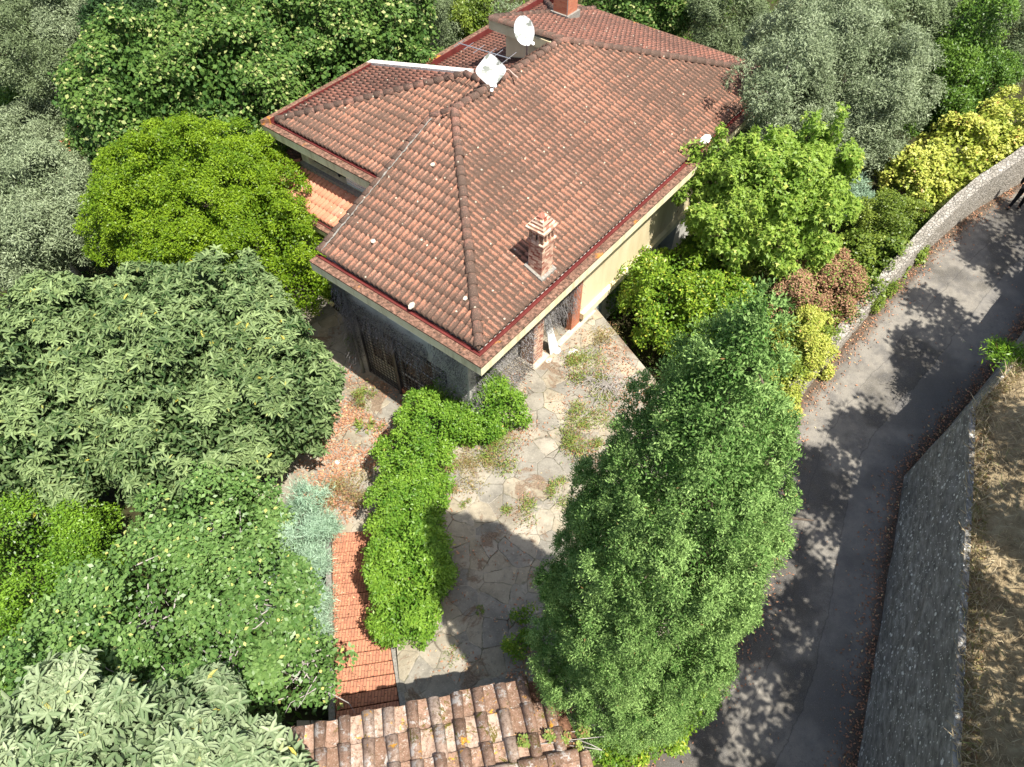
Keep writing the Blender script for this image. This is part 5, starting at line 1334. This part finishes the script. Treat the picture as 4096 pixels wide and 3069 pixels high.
weed('weeds half hidden under the upper left flank of the tall conifer', 1250, 960, 0, 34, 800, .09, h=.35)
weed('small weed tuft in the middle of the sunlit flagstones beside the conifer', 1130, 1110, 0, 26, 380, .08, h=.22)
weed('weed tuft under the lower left flank of the conifer above the shadow edge', 1205, 1075, 0, 28, 420, .08, h=.25)
weed('brownish weeds near the end of the paved slab by the right wall', 1295, 735, 0, 26, 450, .08, 'weed_dry', .2)
weed('tiny weed in the shaded flagstones near the top of the shadow', 1010, 1090, 0, 9, 90, .06, h=.12)
weed('tiny bright weed in the middle of the shaded flagstones', 1045, 1315, 0, 9, 90, .06, h=.1)
weed('row of tiny weeds near the gate roof, beside the last hedge shrub', 975, 1420, 0, 16, 90, .06, h=.1)
weed('tall green and red weeds between the pale blue-green conifer and the leafy path', 735, 1075, PZ, 42, 1100, .08, 'weed_dry', .45, group=None)
weed('upright leafy weed on the passage in front of the security grille', 778, 870, PZ, 22, 420, .09, h=.5, group=None)
weed('broad pale-leaved weed among the fallen leaves', 790, 925, PZ, 17, 70, .2, h=.15, group=None)
weed('dark weed in the shade under the left corner of the villa', 775, 735, PZ, 26, 420, .08, 'bay', .3, group=None)
weed('grassy green tuft on top of the retaining wall at its far end', 2180, 770, 2.9, 36, 900, .14, 'privet', .3, group=None)
# pile of dry twigs
c = at(1310, 835, 0.05); root = thing('twig_pile', 'tangled pile of bare grey twigs on the terrace beside the largest weed patch', 'twigs', tuple(c))
mb = MB()
for i in range(150):
    p = c + rdir(1)[0] * np.array([.7, .5, .10]) * rng.uniform(0, 1.1) + Z_ * .12; d = rdir(1)[0] * np.array([1, 1, .22]); l_ = rng.uniform(.25, .8)
    mb.tube([p, p + d * l_ * .5 + Z_ * rng.uniform(-.03, .06), p + d * l_ + rdir(1)[0] * .08], [.008, .006, .003], 4)
mb.build('twigs', M['twig'], root)
c = at(690, 700, PZ); 
# dry grass of the bank
n = 26000; k = rng.integers(0, 89, n); t = rng.uniform(0, 1, (n, 1)); p = footr[k] * (1 - t) + footr[k + 1] * t
p = np.array([topof(q) for q in p]); d_ = rng.exponential(.9, n); keep = (p[:, 1] < 22) & (p[:, 1] > 1) & (d_ < 5); p = p[keep]; d_ = d_[keep]
p[:, 0] += .05 + d_; p[:, 2] += np.interp(d_, [0, .14, 1.2, 2.4, 5], [-.04, -.04, .02, .35, 1.2])
m = len(p); D = unit(rdir(m) * np.array([.9, .9, .3]) + np.array([-.25, 0, .75]))
v, f, a, c_ = leaf_mesh(p, D, rdir(m), rng.uniform(.12, .42, m), .05, 'diamond', rng.uniform(0, 1, m), rng.uniform(0, 1, m))
tag(mk('dry_grass', v, f, M['grass_dry'], attrs={'rnd': a, 'cl': c_}), 'dry straw-coloured grass on the bank above the retaining wall', 'grass', kind='stuff')
n = 9000; k = rng.integers(0, 89, n); t = rng.uniform(0, 1, (n, 1)); p = footr[k] * (1 - t) + footr[k + 1] * t; p = np.array([topof(q) for q in p]); p = p[(p[:, 1] < 24) & (p[:, 1] > 1)]
p[:, 0] += rng.uniform(.1, .5, len(p)); m = len(p); D = unit(rdir(m) * np.array([1, 1, .4]) + Z_ * .3)
v, f, a, c_ = leaf_mesh(p, D, rdir(m), rng.uniform(.05, .16, m), .25, 'diamond', rng.uniform(0, 1, m), rng.uniform(0, 1, m))
tag(mk('moss', v, f, M['weed_dry'], attrs={'rnd': a, 'cl': c_}), 'dull moss and dead stems along the top edge of the retaining wall', 'moss', kind='stuff')

# ground cover under the trees of the garden
n = 60000; P = np.c_[rng.uniform(-26, 16, n), rng.uniform(2, 52, n), np.zeros(n)]
dl = np.interp(P[:, 1], Lx[:, 1], Lx[:, 0]) - P[:, 0]; t = np.clip((dl - .6) / 2.2, 0, 1); t = t * t * (3 - 2 * t)
P[:, 2] = (np.interp(P[:, 1], [-10, 4, 12, 20, 60], [-2.2, -1.0, 0.0, .9, 4.5]) - .12) * (1 - t) + (-1.85 - .02 * np.clip(-P[:, 0] - 8, 0, 60)) * t
P = P[dl > .5]; n = len(P)
v, f, a, c_ = leaf_mesh(P, unit(rdir(n) + Z_ * .6), rdir(n) + Z_, rng.uniform(.12, .32, n), .35, 'diamond', rng.uniform(0, 1, n), rng.uniform(0, 1, n))
tag(mk('ground_cover', v, f, M['bay'], attrs={'rnd': a, 'cl': c_}), 'low green undergrowth between the garden trees', 'undergrowth', kind='stuff')

# ================================================================= the walking person at the right edge
def skinned(name, joints, edges, mat, parent, sub=2):
    off = root_loc(parent) if parent else np.zeros(3)
    me = bpy.data.meshes.new(name); me.from_pydata([tuple(np.asarray(j[0]) - off) for j in joints], edges, [])
    o = bpy.data.objects.new(name, me); o.parent = parent; col.objects.link(o); me.materials.append(mat)
    m = o.modifiers.new('skin', 'SKIN'); m.use_smooth_shade = True
    for i, j in enumerate(joints):
        r = j[1]; me.skin_vertices[0].data[i].radius = r if hasattr(r, '__len__') else (r, r)
    me.skin_vertices[0].data[0].use_root = True
    s_ = o.modifiers.new('sub', 'SUBSURF'); s_.levels = s_.render_levels = sub
    return o
pf = atroad(2181, 456)
fwd_ = unit(np.array([.80, .60, 0])); sd = np.array([fwd_[1], -fwd_[0], 0])
person = thing('person', 'person in black clothes with a black shoulder bag walking uphill at the right edge', 'person', tuple(pf))
g0 = pf + fwd_ * .22
def B(f, s, z): return g0 + fwd_ * f + sd * s + Z_ * z
J = [(B(.02, 0, .95), (.13, .10)), (B(.03, 0, 1.12), (.12, .09)), (B(.05, 0, 1.3), (.15, .10)), (B(.06, 0, 1.43), (.10, .08)), (B(.08, 0, 1.50), (.05, .05)), (B(.10, 0, 1.62), (.075, .085)), (B(.10, 0, 1.70), (.07, .08)),
     (B(.06, .18, 1.41), .055), (B(-.02, .24, 1.15), .045), (B(.14, .26, .93), .035), (B(.20, .26, .86), .025),
     (B(.06, -.18, 1.41), .055), (B(.0, -.26, 1.14), .045), (B(.10, -.27, .90), .035), (B(.13, -.27, .83), .025),
     (B(.02, .09, .90), .09), (B(.14, .10, .50), .062), (B(.10, .10, .10), .042), (B(.12, .10, .05), .035), (B(.24, .11, .03), .03),
     (B(.02, -.09, .90), .09), (B(-.02, -.10, .49), .062), (B(-.24, -.10, .12), .042), (B(-.25, -.10, .07), .035), (B(-.12, -.10, .03), .03)]
Eg = [(0, 1), (1, 2), (2, 3), (3, 4), (4, 5), (5, 6), (3, 7), (7, 8), (8, 9), (9, 10), (3, 11), (11, 12), (12, 13), (13, 14), (0, 15), (15, 16), (16, 17), (17, 18), (18, 19), (0, 20), (20, 21), (21, 22), (22, 23), (23, 24)]
skinned('body', J, Eg, M['skin'], person)
grow = lambda idx, k: [(J[i][0], tuple(np.array(J[i][1] if hasattr(J[i][1], '__len__') else (J[i][1],) * 2) * k + .006)) for i in idx]
skinned('trousers', grow([0, 15, 16, 17, 20, 21, 22], 1.15), [(0, 1), (1, 2), (2, 3), (0, 4), (4, 5), (5, 6)], M['black_cloth'], person)
skinned('jacket', grow([1, 0, 2, 3, 7, 8, 9, 11, 12, 13], 1.18), [(0, 1), (0, 2), (2, 3), (3, 4), (4, 5), (5, 6), (3, 7), (7, 8), (8, 9)], M['black_cloth'], person)
for s_, ia, ib in ((1, 18, 19), (-1, 23, 24)):
    skinned('shoe', [(J[ia][0] - fwd_ * .06 - Z_ * .0, .048), (J[ia][0] + fwd_ * .04 - Z_ * .01, .048), (J[ib][0] + fwd_ * .03, .042)], [(0, 1), (1, 2)], M['shoe'], person)
skinned('hair', [(B(.07, 0, 1.73), (.085, .09)), (B(.05, 0, 1.66), (.085, .09)), (B(.05, 0, 1.6), (.07, .07))], [(0, 1), (1, 2)], M['hair'], person)
for s_, base, d0 in ((1, J[10][0], 1), (-1, J[14][0], -1)):
    hd = MB(); e_ = unit(J[10][0] - J[9][0] if s_ > 0 else J[14][0] - J[13][0])
    for k in range(4):
        o_ = base + fwd_ * (k - 1.5) * .018; l_ = (.065, .078, .074, .058)[k]
        skinned('finger', [(o_, .009), (o_ + e_ * l_ * .5, .0085), (o_ + e_ * l_ - sd * s_ * .02, .007)], [(0, 1), (1, 2)], M['skin'], person, 1)
    skinned('thumb', [(base + fwd_ * .03 - e_ * .03, .011), (base + fwd_ * .055, .010), (base + fwd_ * .06 + e_ * .03, .008)], [(0, 1), (1, 2)], M['skin'], person, 1)
# eyes, nose and mouth
hc = B(.10, 0, 1.64)
for s_ in (-.032, .032): MB().tube([hc + fwd_ * .085 + sd * s_ + Z_ * .01, hc + fwd_ * .097 + sd * s_ + Z_ * .01], [.013, .006], 8).build('eye', M['hair'], person)
MB().tube([hc + fwd_ * .088 + Z_ * .005, hc + fwd_ * .118 - Z_ * .025, hc + fwd_ * .09 - Z_ * .03], [.008, .014, .006], 8).build('nose', M['skin'], person, smooth=True)
MB().tube([hc + fwd_ * .088 - sd * .025 - Z_ * .055, hc + fwd_ * .098 - Z_ * .055, hc + fwd_ * .088 + sd * .025 - Z_ * .055], [.003, .007, .003], 6).build('mouth', M['brick_red'], person)
bg_ = B(-.16, .12, 1.05)
bag = MB().fbox(bg_, fwd_, sd, Z_, -.08, .16, -.02, .12, -.17, .17).build('shoulder_bag', M['black_cloth'], origin=tuple(bg_))
bv = bag.modifiers.new('bevel', 'BEVEL'); bv.width = .04; bv.segments = 3
tag(bag, 'black bag hanging at the hip of the person in black', 'bag')
st_ = MB().tube([bg_ + Z_ * .16, B(-.1, 0, 1.3), B(.02, -.1, 1.5)], .012, 6).build('strap', M['black_cloth'], bag)
